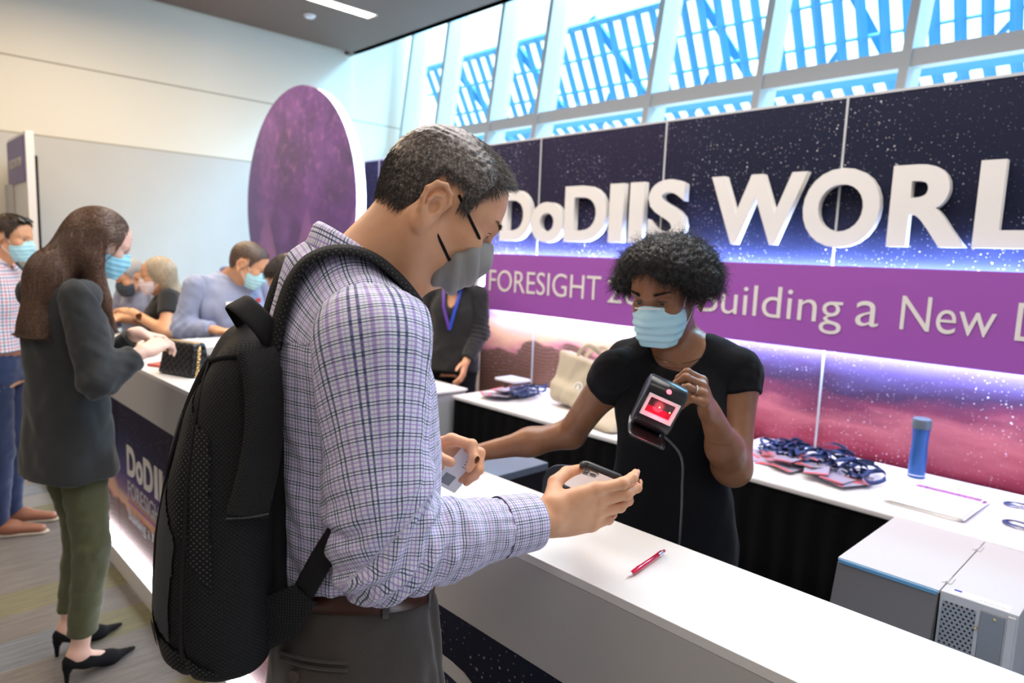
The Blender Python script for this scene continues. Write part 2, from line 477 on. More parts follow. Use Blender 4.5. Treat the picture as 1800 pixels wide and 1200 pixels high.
def hand_prims(W, yd, zd, side, s=1.0, curl=None, thumb=None, spread=0.06):
    """W wrist point, yd along the palm, zd out of the back of the hand, side=+1 if thumb lies on yd x zd side.
    curl: four (a,b,c) bend angles; thumb: three local directions. Returns prims, fingertip data."""
    yd = nrm(yd); zd = nrm(np.array(zd) - yd * np.dot(zd, yd)); xd = np.cross(yd, zd) * side
    L = lambda x, y, z: W + (xd * x + yd * y + zd * z) * s
    JN.clear(); curl = curl or [(0.3, 0.4, 0.2)] * 4
    o = [rc(L(0, -0.02, 0), L(0, 0.012, 0), 0.026 * s, 0.025 * s, 0.012, flat=(zd, 1.45))]
    bx = [0.031, 0.0105, -0.0105, -0.029]; by = [0.088, 0.092, 0.087, 0.078]; br = [0.0105, 0.0105, 0.010, 0.009]
    Ls = [(0.045, 0.026, 0.019), (0.050, 0.030, 0.019), (0.046, 0.028, 0.019), (0.036, 0.021, 0.018)]
    for i in range(4):
        o.append(rc(L(bx[i] * 0.55, 0.012, -0.002), L(bx[i], by[i], -0.003), 0.0155 * s, 0.0125 * s, 0.012 * s, flat=(zd, 1.12)))
    o.append(el(L(0.0, 0.05, -0.006), np.array((0.036, 0.044, 0.0135)) * s, 0.012 * s, np.stack([xd, yd, zd])))
    o.append(el(L(-0.024, 0.035, -0.010), np.array((0.014, 0.032, 0.013)) * s, 0.012 * s, np.stack([xd, yd, zd])))
    tips = []
    for i in range(4):
        P = L(bx[i], by[i], 0.000); a = 0; sp = (1.5 - i) * spread
        r0 = br[i] * s
        for j, ln in enumerate(Ls[i]):
            a += curl[i][j]
            d = nrm(yd * math.cos(a) - zd * math.sin(a) + xd * math.sin(sp) * math.cos(a))
            Q = P + d * ln * s; r1 = r0 * (0.90 if j < 2 else 0.80)
            o.append(rc(P, Q, r0, r1, (0.006 if j == 0 else 0.003) * s))
            if j < 2: o.append(el(Q + 0.0012 * s * zd, np.array([r1 * 1.04] * 3), 0.003 * s))
            up = nrm(zd * math.cos(a) + yd * math.sin(a))
            if j == 2: tips.append((Q - d * 0.001 * s + up * r1 * 0.80, d, up, r1))
            JN.append(Q); P = Q; r0 = r1
    th = thumb or [(0.75, 0.62, -0.25), (0.55, 0.8, -0.2), (0.35, 0.92, -0.15)]
    P = L(0.020, 0.012, -0.006); rs = [0.0165, 0.0115, 0.0105, 0.0085]
    for j, ln in enumerate((0.044, 0.034, 0.027)):
        d = th[j]; d = nrm(xd * d[0] + yd * d[1] + zd * d[2]); Q = P + d * ln * s
        o.append(rc(P, Q, rs[j] * s, rs[j + 1] * s, (0.014 if j == 0 else 0.004) * s))
        if j == 2:
            up = nrm(xd * 0.5 + zd * 0.8 - d * np.dot(xd * 0.5 + zd * 0.8, d)); tips.append((Q - d * 0.001 * s + up * rs[3] * 0.8 * s, d, up, rs[3] * s))
        P = Q
    return o, tips
def nails(parent, tips, mat, s=1.0, long=1.0):
    for c, d, up, r in tips:
        R = np.stack([nrm(np.cross(d, up)), d, up]); V = []; F = []; nu, nv = 6, 7
        for i in range(nu + 1):
            for j in range(nv + 1):
                u = -1 + 2 * i / nu; v = -1 + 2 * j / nv
                x = u * r * 0.72; y = v * 0.0062 * long * s * (1 - 0.12 * u * u * (1 if v > 0 else 1.5)); z = -0.40 * r * u * u - 0.0008 * v * v + 0.0006
                V.append(c + R.T @ V3(x, y + 0.001, z))
        n0 = len(V)
        for i in range(nu):
            for j in range(nv): a = i * (nv + 1) + j; F.append((a, a + nv + 1, a + nv + 2, a + 1))
        V += [v - up * 0.0009 for v in V]; F += [tuple(q + n0 for q in f[::-1]) for f in F]
        link('fingernail', pymesh('fingernail', V, F), mat, parent, True)

def strands(roots, dirs, L, rad, nseg=5, grav=0.0, curl=0.0, cfreq=3.0, jitter=0.2, keep_off=None, drift=None):
    """hair strands as thin three-sided tapering tubes; returns V,F"""
    n = len(roots); L = np.broadcast_to(L, (n,)).astype(float)
    D = dirs + RNG.normal(size=(n, 3)) * jitter; D /= np.linalg.norm(D, axis=1)[:, None]
    P = roots.copy(); pts = [P.copy()]; ph = RNG.uniform(0, 6.28, n); h = np.abs(D[:, :1]) < 0.9
    a1 = np.cross(D, np.where(h, [[1, 0, 0]], [[0, 1, 0]])); a1 /= np.linalg.norm(a1, axis=1)[:, None]; a2 = np.cross(D, a1)
    for i in range(nseg):
        D = D + np.array([0, 0, -grav]) / nseg
        if drift is not None: D = D + drift(P) / nseg
        D /= np.linalg.norm(D, axis=1)[:, None]
        P = P + D * (L / nseg)[:, None]
        if keep_off is not None: P = keep_off(P)
        q = P
        if curl > 0:
            t = ph + cfreq * 6.28 * (i + 1) / nseg; q = P + (a1 * np.cos(t)[:, None] + a2 * np.sin(t)[:, None]) * curl
        pts.append(q.copy())
    pts = np.stack(pts, 1)   # n, s+1, 3
    T = np.gradient(pts, axis=1); T /= np.linalg.norm(T, axis=2)[..., None] + 1e-12
    N1 = np.cross(T, a1[:, None, :]); N1 /= np.linalg.norm(N1, axis=2)[..., None] + 1e-12; N2 = np.cross(T, N1)
    w = rad * np.linspace(1, 0.25, nseg + 1)[None, :, None]
    R3 = [pts + w * (N1 * math.cos(a) + N2 * math.sin(a)) for a in (0, 2.094, 4.189)]
    V = np.stack(R3, 2).reshape(-1, 3); S = nseg + 1
    base = (np.arange(n) * S * 3)[:, None, None]; si = (np.arange(nseg) * 3)[None, :, None]; k = np.arange(3)[None, None, :]; k2 = (k + 1) % 3
    F = np.stack([base + si + k, base + si + k2, base + si + 3 + k2, base + si + 3 + k], -1).reshape(-1, 4)
    return V, F
def sample_surf(Vv, F, n, mask=None):
    if mask is not None: F = F[mask(Vv[F].mean(1))]
    i = RNG.integers(0, len(F), n); u = RNG.random((n, 1)); v = RNG.random((n, 1)); q = Vv[F[i]]
    P = (q[:, 0] * (1 - u) + q[:, 1] * u) * (1 - v) + (q[:, 3] * (1 - u) + q[:, 2] * u) * v
    N = np.cross(q[:, 2] - q[:, 0], q[:, 3] - q[:, 1]); N /= np.linalg.norm(N, axis=1)[:, None] + 1e-12
    return P, N
# ------------------------------------------------------------ structure
def struct(name, mb, mat, smooth=False, parent=None):
    o = mb.build(name, mat, parent, smooth)
    if parent is None: o['kind'] = 'structure'
    return o
WX, SOF, WY, CEIL = -9.0, 4.38, 6.0, 6.6
def carpet():
    q = NB('carpet'); p = q.pos(); x, y, z = q.xyz(p)
    plank = q.m2('FLOOR', q.m2('DIVIDE', x, 0.235)); off = q.m2('MULTIPLY', q.m2('SINE', q.m2('MULTIPLY', plank, 12.9)), 3.7)
    row = q.m2('FLOOR', q.m2('ADD', q.m2('DIVIDE', y, 1.9), off))
    rnd = q.n('TexWhiteNoise', noise_dimensions='2D'); q.put(rnd.inputs[0], q.comb(plank, row, 0.0))
    c = q.ramp(rnd.outputs[0], [(0.0, (0.23, 0.215, 0.20)), (0.35, (0.20, 0.18, 0.17)), (0.55, (0.22, 0.25, 0.29)), (0.72, (0.235, 0.225, 0.13)), (0.86, (0.30, 0.30, 0.30))], 'CONSTANT')
    st = q.noise(q.comb(q.m2('MULTIPLY', x, 30.0), q.m2('MULTIPLY', y, 3.0), 0.0), 1.6, 4, 0.7)
    c = q.mix(q.mapr(st, 0.35, 0.7), c, q.mix(0.55, c, (0.09, 0.08, 0.08)))
    f = q.noise(p, 420, 2); q.set(color=c, rough=0.95); q.bump(f, 0.5, 0.004); return q.m
struct('floor', MB().box(-9.3, 4.5, -4.5, 6.3, -0.1, 0), carpet())
def panelwall():
    q = NB('panel_wall_paint'); x, y, z = q.xyz(q.pos())
    lo = q.mix(q.noise(q.pos(), 2.2, 5, 0.6), (0.56, 0.56, 0.54), (0.64, 0.63, 0.60))
    up = (0.84, 0.80, 0.70)
    c = q.mix(q.m2('LESS_THAN', z, 2.74), up, lo)
    for zz in (3.52, 2.74): c = q.mix(q.m2('LESS_THAN', q.m2('ABSOLUTE', q.m2('SUBTRACT', z, zz)), 0.009), c, (0.42, 0.38, 0.30))
    q.set(color=c, rough=0.6); return q.m
pw = panelwall()
struct('wall_left', MB().box(WX - 0.2, WX, -4.5, 5.31, 0, 4.7), pw)
struct('trim_2', MB().box(WX - 0.2, WX - 0.06, 5.31, 6.6, 0, CEIL), pw)
struct('wall_right', MB().box(4.3, 4.5, -4.5, 6.3, 0, CEIL), M['white'])
struct('wall_back', MB().box(-9.3, 4.5, -4.5, -4.3, 0, CEIL), sm('wall_paint', (0.62, 0.58, 0.52), 0.7))
soff = sm('soffit_paint', (0.17, 0.11, 0.085), 0.6)
b = MB(); b.box(-8.82, 4.3, -4.3, 3.9, SOF, SOF + 0.1); b.box(-8.82, -7.40, 3.9, 4.62, SOF, SOF + 0.1); b.box(-7.22, 4.3, 3.9, 5.31, SOF, SOF + 0.1)
b.box(-8.82, -7.22, 4.62, 5.31, SOF, SOF + 0.1); b.box(-9.0, 4.3, 5.21, 5.31, SOF, CEIL)
b.box(-7.40, -7.22, 3.9, 4.62, SOF + 0.07, SOF + 0.1)
struct('ceiling', b, soff)
struct('slot_shade', MB().box(-9.0, -8.80, -4.3, 5.2, SOF + 0.12, SOF + 0.2), M['black'])  # black sheet over the reveal slot, standing in for the shade inside it
struct('trim_4', MB().box(-9.2, 4.3, 5.31, 7.2, CEIL, CEIL + 0.1), M['white'])
t = thing('ceiling_light', 'long warm linear light recessed in the brown ceiling soffit', 'ceiling light', (-7.31, 3.6, SOF))
MB().box(-7.39, -7.23, 2.6, 4.58, SOF - 0.005, SOF + 0.03, 0.004).build('diffuser', M['lamp'], t)
MB().box(-7.41, -7.21, 2.58, 4.60, SOF - 0.003, SOF + 0.0).build('frame', M['white'], t)
d = MB().lathe([(0, -0.03), (0.05, -0.03), (0.065, -0.012), (0.07, 0.0)], (-7.86, 4.08, SOF), 24).build('smoke_detector', M['white'], None, True)
tag(d, 'small white round smoke detector on the ceiling beside the linear light', 'smoke detector')

# window wall: leaning steel mullions and transoms, glass, daylight behind
def shear(x, y, z): return (x + 0.05 * (z - 2.6), y + 0.10 * (z - 2.6), z)
frame_m = sm('window_frame_metal', (0.50, 0.52, 0.53), 0.35, 0.0)
def sbox(b, x0, x1, y0, y1, z0, z1):
    v = [b.b.verts.new(shear(x, y, z)) for x in (x0, x1) for y in (y0, y1) for z in (z0, z1)]
    for f in ((0, 1, 3, 2), (4, 6, 7, 5), (0, 4, 5, 1), (2, 3, 7, 6), (0, 2, 6, 4), (1, 5, 7, 3)): b.b.faces.new([v[i] for i in f])
mull = [-8.90, -8.05, -6.92, -6.05, -4.42, -3.20, -1.98, -0.76, 0.46, 1.68, 2.9]
struct('wall_front', MB().box(-9.2, 4.3, 5.9, 6.2, 0, 2.3), M['white'])
for i, (a, c) in enumerate(zip(mull, mull[1:])):
    b = MB()
    sbox(b, a - 0.035, a + 0.035, WY, WY + 0.30, 2.3, CEIL)
    sbox(b, a + 0.035, c - 0.035, WY + 0.02, WY + 0.14, 3.24, 3.38)
    sbox(b, a + 0.035, c - 0.035, WY + 0.02, WY + 0.14, 5.0, 5.12)
    w = struct('window_%d' % (i + 1), b, frame_m)
    g = MB(); sbox(g, a + 0.035, c - 0.035, WY + 0.20, WY + 0.206, 2.3, CEIL)
    if 'glassm' not in globals():
        q = NB('window_glass'); tr = q.n('BsdfTransparent'); gl = q.n('BsdfGlossy'); mx = q.n('MixShader'); tr.inputs[0].default_value = (0.90, 0.97, 1, 1)
        gl.inputs['Roughness'].default_value = 0.05; fr = q.n('LayerWeight'); fv = q.m2('MULTIPLY_ADD', q.m2('POWER', fr.outputs['Facing'], 5.0), .5, .02)
        q.t.links.new(fv, mx.inputs[0]); q.t.links.new(tr.outputs[0], mx.inputs[1]); q.t.links.new(gl.outputs[0], mx.inputs[2]); q.t.links.new(mx.outputs[0], q.out.inputs[0]); glassm = q.m
    g.build('pane', glassm, w)
# slatted sun-shade outside the windows
lat = sm('glare_blue_steel', (0.045, 0.24, 0.42), 0.5)  # blue of lens glare and exposure, put into the steel's colour
b = MB(); p0 = onp(1000, 52, 1, 9.0); zt = p0[2]
for i in range(62):
    x = -12.2 + i * 0.27
    b.tube([(x, 9.0, zt), (x - 0.02, 9.75, zt - 1.35), (x - 0.04, 11.3, zt - 2.3)], 0.068, 4)
for z_, y_, r in ((zt, 9.0, 0.07), (zt - 0.45, 9.25, 0.025), (zt - .9, 9.5, .025), (zt - 1.35, 9.75, 0.09), (zt - 1.7, 10.3, 0.04), (zt - 2.1, 10.95, 0.05)):
    b.tube([(-12.5, y_, z_), (4.5, y_, z_)], r, 4)
for i in range(9):
    x = -11.5 + i * 1.9; b.tube([(x, 9.0, zt + 0.1), (x + 1.0, 11.2, zt - 2.4)], 0.08, 4); b.tube([(x + 1.9, 9.6, zt - 1.0), (x, 11.2, zt - 2.4)], 0.05, 4)
for i in range(36):
    x = -8.4 + i * 0.36; b.tube([(x, 11.3, zt - 2.3), (x + 0.9, 13.2, zt - 3.0)], 0.05, 4)
tag(b.build('sun_shade', lat), 'blue slatted steel sun shade outside the clerestory windows', 'sun shade')

# ------------------------------------------------------------ printed starfield wall
def stars(q, base, vec, dens=1.0, gain=1.0):
    c = base
    for sc_, th, lo in ((11, 0.055, 0.30), (22, 0.080, 0.35), (44, 0.10, 0.35)):
        v = q.voro(vec, sc_, dim='2D'); rc_ = q.xyz(q.voro(vec, sc_, 'Color', dim='2D'))
        m = q.m2('MULTIPLY', q.mapr(v, th, th * 0.45, 0.0, 1.0), q.mapr(rc_[0], lo, 1.0, 0.0, gain))
        cl = q.noise(vec, 2.3, 3, 0.6); m = q.m2('MULTIPLY', m, q.mapr(cl, 0.42, 0.62, 0.12 * dens, 1.0)); m = q.m2('MINIMUM', m, 1.0)
        c = q.mix(m, c, q.mix(rc_[1], (0.95, 0.80, 0.72), (0.70, 0.78, 1.0)))
    return c
def galaxy(name, z_top, zs, xs=1.0, gain=1.0):
    """print whose look changes from night sky to sunset; zs maps world z to 0..1 bottom..top"""
    q = NB(name); p = q.pos(); x, y, z = q.xyz(p)
    w = q.noise(q.comb(q.m2('MULTIPLY', x, 0.8 * xs), 0.0, q.m2('MULTIPLY', z, 2.6 * xs)), 1.5, 5, 0.6)
    h = q.m2('ADD', q.mapr(z, zs[0], zs[1]), q.mapr(w, 0.2, 0.8, -0.09, 0.09))
    right = q.ramp(h, [(0.0, (0.15, 0.010, 0.03)), (0.05, (0.26, 0.035, 0.065)), (0.13, (0.46, 0.13, 0.16)), (0.18, (0.20, 0.045, 0.085)), (0.24, (0.06, 0.03, 0.07)), (0.31, (0.085, 0.06, 0.16)), (0.42, (0.055, 0.055, 0.17)), (0.55, (0.022, 0.028, 0.09)), (0.72, (0.006, 0.008, 0.024)), (1.0, (0.008, 0.010, 0.028))])
    left = q.ramp(h, [(0.0, (0.06, 0.02, 0.03)), (0.10, (0.13, 0.05, 0.045)), (0.17, (0.55, 0.20, 0.22)), (0.22, (0.72, 0.38, 0.22)), (0.29, (0.55, 0.34, 0.25)), (0.34, (0.22, 0.12, 0.22)), (0.42, (0.08, 0.06, 0.20)), (0.55, (0.03, 0.03, 0.10)), (0.75, (0.012, 0.010, 0.032)), (1.0, (0.014, 0.011, 0.036))])
    c = q.mix(q.mapr(x, -2.9, -1.7, 0, 1, True), left, right)
    ridge = q.noise(q.comb(q.m2('MULTIPLY', x, 1.0), 0.0, 0.0), 2.2 * xs, 1, 0.4)
    r1 = q.m2('MULTIPLY', q.mapr(q.m2('SUBTRACT', q.mapr(ridge, 0.3, 0.7, 0.10, 0.25), h), -0.006, 0.012), q.mapr(x, -1.6, -2.6, 0, 1, True))
    wave = q.m2('SINE', q.m2('ADD', q.m2('MULTIPLY', z, 260.0), q.m2('MULTIPLY', q.noise(p, 3, 2), 30.0)))
    c = q.mix(r1, c, q.mix(q.mapr(wave, -1, 1, 0.25, 0.6), (0.07, 0.03, 0.028), (0.30, 0.15, 0.10)))
    c = stars(q, c, q.comb(x, z, 0.0), 1.0, gain)
    for nm, ndv in ():
        pass
    q.set(color=c, rough=0.6, spec=.15); return q.m
gal = galaxy('starfield_print', 2.45, (0.70, 2.45))
SY = 3.45
t = thing('backdrop_wall', 'dark starry sky printed backdrop wall with a sunset horizon behind the booth', 'backdrop', (-2.4, SY, 0))
xs = [-5.60, -5.35, -4.345, -3.345, -2.34, -1.335, -0.33, 0.67, 1.67]
for a, c in zip(xs, xs[1:]): MB().box(a + 0.003, c - 0.003, SY, SY + 0.04, 0.0, 2.45, 0.002).build('panel', gal, t)
for a in xs[1:-1]: MB().box(a - 0.005, a + 0.005, SY - 0.004, SY + 0.02, 0.0, 2.45).build('joint_strip', M['grey'], t, label='thin grey joint strip between printed panels')
MB().box(-5.6, 1.67, SY - 0.002, SY + 0.045, 2.45, 2.462).build('top_rail', M['grey'], t)

FONT = bpy.data.curves.new('f', 'FONT').font
def text_mesh(s, depth, bold=0.0):
    cu = bpy.data.curves.new('t', 'FONT'); cu.body = s; cu.extrude = depth / 2; cu.offset = bold; cu.resolution_u = 6; cu.size = 1
    o = bpy.data.objects.new('t', cu); me = bpy.data.meshes.new_from_object(o); bpy.data.objects.remove(o); bpy.data.curves.remove(cu)
    V = np.zeros(len(me.vertices) * 3, np.float32); me.vertices.foreach_get('co', V); return me, V.reshape(-1, 3)
def put_text(name, s, x0, x1, z0, z1, y, depth, mat, parent, bold=0.0, O=None, X=None, Z=None, label=None, ref=None):
    """fit text into a rectangle in a vertical plane (or in the plane O,X,Z)"""
    me, V = text_mesh(s, depth, bold)
    lo, hi = V.min(0), V.max(0)
    if ref is not None: lo[1], hi[1] = ref
    a = (V[:, 0] - lo[0]) / (hi[0] - lo[0] + 1e-9); c = (V[:, 1] - lo[1]) / (hi[1] - lo[1] + 1e-9); d = V[:, 2]
    if O is None: W = np.stack([x0 + a * (x1 - x0), y - d, z0 + c * (z1 - z0)], 1)
    else:
        O, X, Z = map(np.array, (O, X, Z)); Nn = nrm(np.cross(X, Z)); W = O + a[:, None] * X + c[:, None] * Z + d[:, None] * Nn
    me.vertices.foreach_set('co', W.astype(np.float32).ravel()); me.update()
    return link(name, me, mat, parent, False, label)
t = thing('raised_letters', 'large white raised capital letters mounted on the starry backdrop', 'sign lettering', (-2, SY - 0.03, 1.75))
for ch, a, c, z1 in (('D', -3.685, -3.371, 2.112), ('o', -3.371, -3.070, 2.018), ('D', -3.060, -2.713, 2.112), ('I', -2.690, -2.585, 2.112), ('I', -2.538, -2.436, 2.112), ('S', -2.402, -2.145, 2.118), ('W', -1.996, -1.476, 2.115), ('O', -1.484, -1.131, 2.120), ('R', -1.089, -0.780, 2.115), ('L', -0.756, -0.50, 2.115)):
    z0 = 1.756 if ch not in 'oSO' else 1.748
    put_text('letter', ch, a, c, z0, z1, SY - 0.028, 0.045, M['letter'], t, 0.032 if ch not in 'I' else 0.0)
t = thing('purple_banner', 'long purple sign band lit white from behind, with thin white lettering', 'sign', (-1.6, SY - 0.03, 1.25))
BX0, BX1 = -3.79, 1.4
MB().box(BX0, BX1, SY - 0.085, SY - 0.065, 1.252, 1.661, 0.002).build('face', M['purple'], t)
MB().box(BX0 + 0.02, BX1 - 0.02, SY - 0.063, SY - 0.045, 1.266, 1.647).build('backlight', emis('led_strong', (.56, .72, 1.0), 75), t, label='white backlight strip glowing around the edge')
y_ = SY - 0.087
put_text('lettering', 'FORESIGHT', -3.735, -2.694, 1.392, 1.545, y_, 0.002, M['letter'], t, -0.004)
put_text('lettering', '2021:', -2.64, -2.085, 1.385, 1.535, y_, 0.002, M['letter'], t, -0.004)
put_text('lettering', 'Building', -2.0, -1.236, 1.335, 1.545, y_, 0.002, M['letter'], t, -0.004)
put_text('lettering', 'a', -1.175, -1.075, 1.388, 1.505, y_, 0.002, M['letter'], t, -0.004)
put_text('lettering', 'New', -0.985, -0.629, 1.388, 1.54, y_, 0.002, M['letter'], t, -0.004)
put_text('lettering', 'D', -0.562, -0.44, 1.388, 1.54, y_, 0.002, M['letter'], t, -0.004)

# round purple sign, standing left of the backdrop
def disc_mat():
    q = NB('purple_disc_print'); p = q.pos(); x, y, z = q.xyz(p)
    n1 = q.noise(q.comb(x, 0.0, z), 2.2, 5, 0.6); n2 = q.noise(q.comb(x, 0.0, z), 9, 5, 0.75)
    c = q.ramp(n1, [(0.3, (0.065, 0.045, 0.12)), (0.5, (0.115, 0.055, 0.23)), (0.7, (0.20, 0.09, 0.36))])
    c = q.mix(q.m2('MULTIPLY', q.mapr(n2, 0.52, 0.8), q.mapr(z, 1.7, 2.5, 0, 0.8)), c, (0.52, 0.22, 0.60))
    tri = q.m2('PINGPONG', q.m2('ADD', x, 0.35), 0.42); e = q.m2('SUBTRACT', q.m2('MULTIPLY', tri, 2.1), q.m2('SUBTRACT', z, 1.15))
    c = q.mix(q.m2('MULTIPLY', q.mapr(e, -0.02, 0.02), q.mapr(z, 2.2, 1.2, 0, 0.75)), c, (0.44, 0.20, 0.50))
    c = q.mix(q.mapr(x, -6.6, -7.1, 0, 0.7), c, (0.10, 0.07, 0.30))
    q.set(color=c, rough=0.35); return q.m
def disc_sign(name, label, cx, cz, r, y0, dep, facemat, group=None):
    t = thing(name, label, 'sign', (cx, y0, 0))
    R = np.array([[1, 0, 0], [0, 0, -1], [0, 1, 0]], float)
    MB().lathe([(0, 0.012), (r - 0.004, 0.012), (r, 0.008), (r, 0), (0, 0)], (cx, y0, cz), 96, R).build('face', facemat, t, True)
    MB().lathe([(r - 0.012, 0.0), (r - 0.012, -dep), (r - 0.05, -dep), (r - 0.05, 0.0)], (cx, y0, cz), 96, R).build('glowing_rim', M['ledblue'], t, True, label='white glowing rim')
    return t, R
t, _ = disc_sign('round_sign', 'big round purple abstract sign with white glowing rim, left of the backdrop', -6.035, 2.04, 1.06, 3.0, 0.09, disc_mat())
MB().box(-6.5, -5.6, 3.12, 3.2, 0.0, 1.4, 0.01).build('stand', M['white'], t)
t, R = disc_sign('round_emblem', 'round emblem with black lettered border and bright halo, behind the bowed head', -4.31, 1.66, 0.515, 3.36, 0.07, M['letter'])
MB().lathe([(0.47, 0.016), (0.485, 0.013), (0.36, 0.013)], (-4.31, 3.36, 1.66), 96, R).build('border', M['black'], t, True, label='black border ring')
MB().lathe([(0, 0.014), (0.355, 0.014)], (-4.31, 3.36, 1.66), 64, R).build('centre', sm('emblem_blue', (0.03, 0.06, 0.25), 0.4), t)
txt = 'FOR THE WARFIGHTER  KNOWLEDGE  W'
for i, ch in enumerate(' WAMMERSON  W AMMER'[:0] + 'W AMME'):
    if ch == ' ': continue
    a = math.radians(-78 + i * 9.5); c0 = V3(-4.31 + 0.385 * math.cos(a), 3.343, 1.66 + 0.385 * math.sin(a)); Xd = V3(-math.sin(a), 0, math.cos(a)); Zd = V3(-math.cos(a), 0, -math.sin(a))
    put_text('lettering', ch, 0, 0, 0, 0, 0, 0.003, M['letter'], t, 0.01, O=c0 - Xd * 0.022 - Zd * 0.06, X=Xd * 0.044, Z=Zd * 0.066)

# ------------------------------------------------------------ booth counters
CT, CY0, CY1 = 1.07, 0.925, 1.20
def counter_mat(x0):
    return galaxy('counter_print', 0.85, (0.16, 0.95), 1.6, 0.5)
cg = counter_mat(0)
fascia_m = sm('shaded_laminate', (0.52, 0.51, 0.50), 0.35)  # grey carries the shade of the unlit counter front in the colour
def counter(x0, x1, label, sc_, tx, tz, grp=None, ends=False):
    t = thing('registration_counter', label, 'counter', ((x0 + x1) / 2, CY0, 0), grp)
    MB().box(x0 + 0.002, x1 - 0.002, CY0 + 0.012, CY1 - 0.01, 0.12, CT - 0.018).build('body', M['white'], t)
    MB().box(x0 + 0.001, x1 - 0.001, CY0, CY1, CT - 0.018, CT, 0.0015).build('countertop', M['whitegloss'], t)
    MB().box(x0 + 0.001, x1 - 0.001, CY0 + 0.001, CY0 + 0.012, 0.85, CT - 0.019).build('upper_fascia', fascia_m, t)
    MB().box(x0 + 0.004, x1 - 0.004, CY0 + 0.002, CY0 + 0.011, 0.145, 0.848).build('graphic_panel', cg, t)
    MB().box(x0 + 0.001, x1 - 0.001, CY0 - 0.030, CY0 + 0.05, 0.100, 0.143).build('light_strip', M['led'], t, label='white glowing strip')
    MB().box(x0 + 0.001, x1 - 0.001, CY0 - 0.048, CY1 - 0.02, 0.0, 0.10, 0.003).build('base', M['whitegloss'], t)
    h = sc_; z = tz; y_ = CY0
    greytxt = M['letter'] if h < .2 else fascia_m; bo = .03 if h < .2 else -.004
    pos = [('D', 0, .92), ('o', 1.0, .72), ('D', 1.82, .92), ('I', 2.9, .3), ('I', 3.35, .3), ('S', 3.8, .7), ('W', 5.0, 1.5), ('O', 6.5, 1.0), ('R', 7.65, .85), ('L', 8.6, .7)]
    for ch, a, w in pos:
        if tx + (a + w) * h * 0.98 > x1 - 0.05: break
        put_text('letter', ch, tx + a * h * 0.98, tx + (a + w) * h * 0.98, z - h, z - (0 if ch != 'o' else h * 0.26), y_, 0.003, greytxt, t, bo if ch != 'I' else 0)
    put_text('subtitle', 'FORESIGHT 2021', tx, tx + h * 5.2, z - h * 1.75, z - h * 1.2, y_, 0.002, M['grey'], t)
    MB().box(tx, tx + h * 6.2, y_ - 0.001, y_ + 0.001, z - h * 1.95, z - h * 1.88).build('underline', M['purple'], t)
    put_text('tagline', 'Building a New', tx, tx + h * 3.6, z - h * 2.65, z - h * 2.15, y_, 0.002, M['grey'], t)
    return t
counter(-1.40, 1.04, 'white topped booth counter with the red pen, between the two talking people', 0.30, -1.232, 0.735)
counter(-3.84, -1.40, 'white topped booth counter section carrying the black quilted handbag', 0.15, -3.66, 0.655)
counter(-6.28, -3.84, 'farthest booth counter section, behind the woman in the dark blazer', 0.15, -6.1, 0.655)
t = thing('side_counter', 'grey fronted return counter beside the man with white name badge', 'counter', (-3.58, 1.9, 0))
MB().box(-3.72, -3.44, 1.215, 2.5, 0.0, 1.11).build('body', M['grey'], t)
MB().box(-3.76, -3.41, 1.215, 2.52, 1.11, 1.15, 0.003).build('countertop', M['whitegloss'], t)

# back tables with skirts
skirt_m = sm('black_pleated_cloth', (0.004, 0.004, 0.005), 0.9, spec=0.1)
def table(x0, x1, label):
    t = thing('draped_table', label, 'table', ((x0 + x1) / 2, 3.07, 0), 'draped tables along the backdrop')
    y0, y1, z = 2.72, 3.43, 0.75
    MB().box(x0, x1, y0, y1, z - 0.022, z, 0.006).build('tablecloth', sm('white_tablecloth', (0.66, 0.66, 0.68), 0.7), t, True)
    V = []; F = []; pts = []
    per = [(x0 + 0.012, y1 - 0.01), (x0 + 0.012, y0 + 0.012), (x1 - 0.012, y0 + 0.012), (x1 - 0.012, y1 - 0.01)]
    for (a, b_) in zip(per, per[1:]):
        L = math.hypot(b_[0] - a[0], b_[1] - a[1]); n = int(L / 0.012)
        dx, dy = (b_[0] - a[0]) / L, (b_[1] - a[1]) / L
        for i in range(n + 1):
            s_ = L * i / n; pts.append((a[0] + dx * s_, a[1] + dy * s_, -dy, dx, s_))
    rows = [(z - 0.021, 0.002), (z - 0.06, 0.005), (z - 0.3, 0.014), (0.01, 0.022)]
    for zz, am in rows:
        for (x, y, nx, ny, s_) in pts:
            o = -am * (math.sin(s_ * 62) + 0.4 * math.sin(s_ * 23 + 1)) * 0.6 - 0.0
            V.append((x + nx * o, y + ny * o, zz))
    n = len(pts)
    for r in range(len(rows) - 1):
        for i in range(n - 1): F.append((r * n + i, r * n + i + 1, (r + 1) * n + i + 1, (r + 1) * n + i))
    o = link('table_skirt', pymesh('skirt', V, F), skirt_m, t, True); md = o.modifiers.new('s', 'SOLIDIFY'); md.thickness = 0.003
    for x in (x0 + 0.1, x1 - 0.1):
        for y in (y0 + 0.1, y1 - 0.1): MB().cyl((x, y, 0), (x, y, z - 0.02), 0.016).build('leg', M['grey'], t)
table(-3.34, -1.66, 'white clothed table with black skirt carrying the canvas tote bags')
table(-1.60, 0.75, 'white clothed table with black skirt carrying the blue bottle and papers')

t = thing('low_cabinet', 'grey low cabinet at the left end of the skirted table', 'cabinet', (-3.56, 2.85, 0))
MB().box(-3.80, -3.375, 2.60, 2.86, 0.0, 0.76, 0.004).build('body', M['grey'], t)
MB().box(-3.81, -3.365, 2.59, 2.87, 0.76, 0.775, 0.003).build('top', M['white'], t)

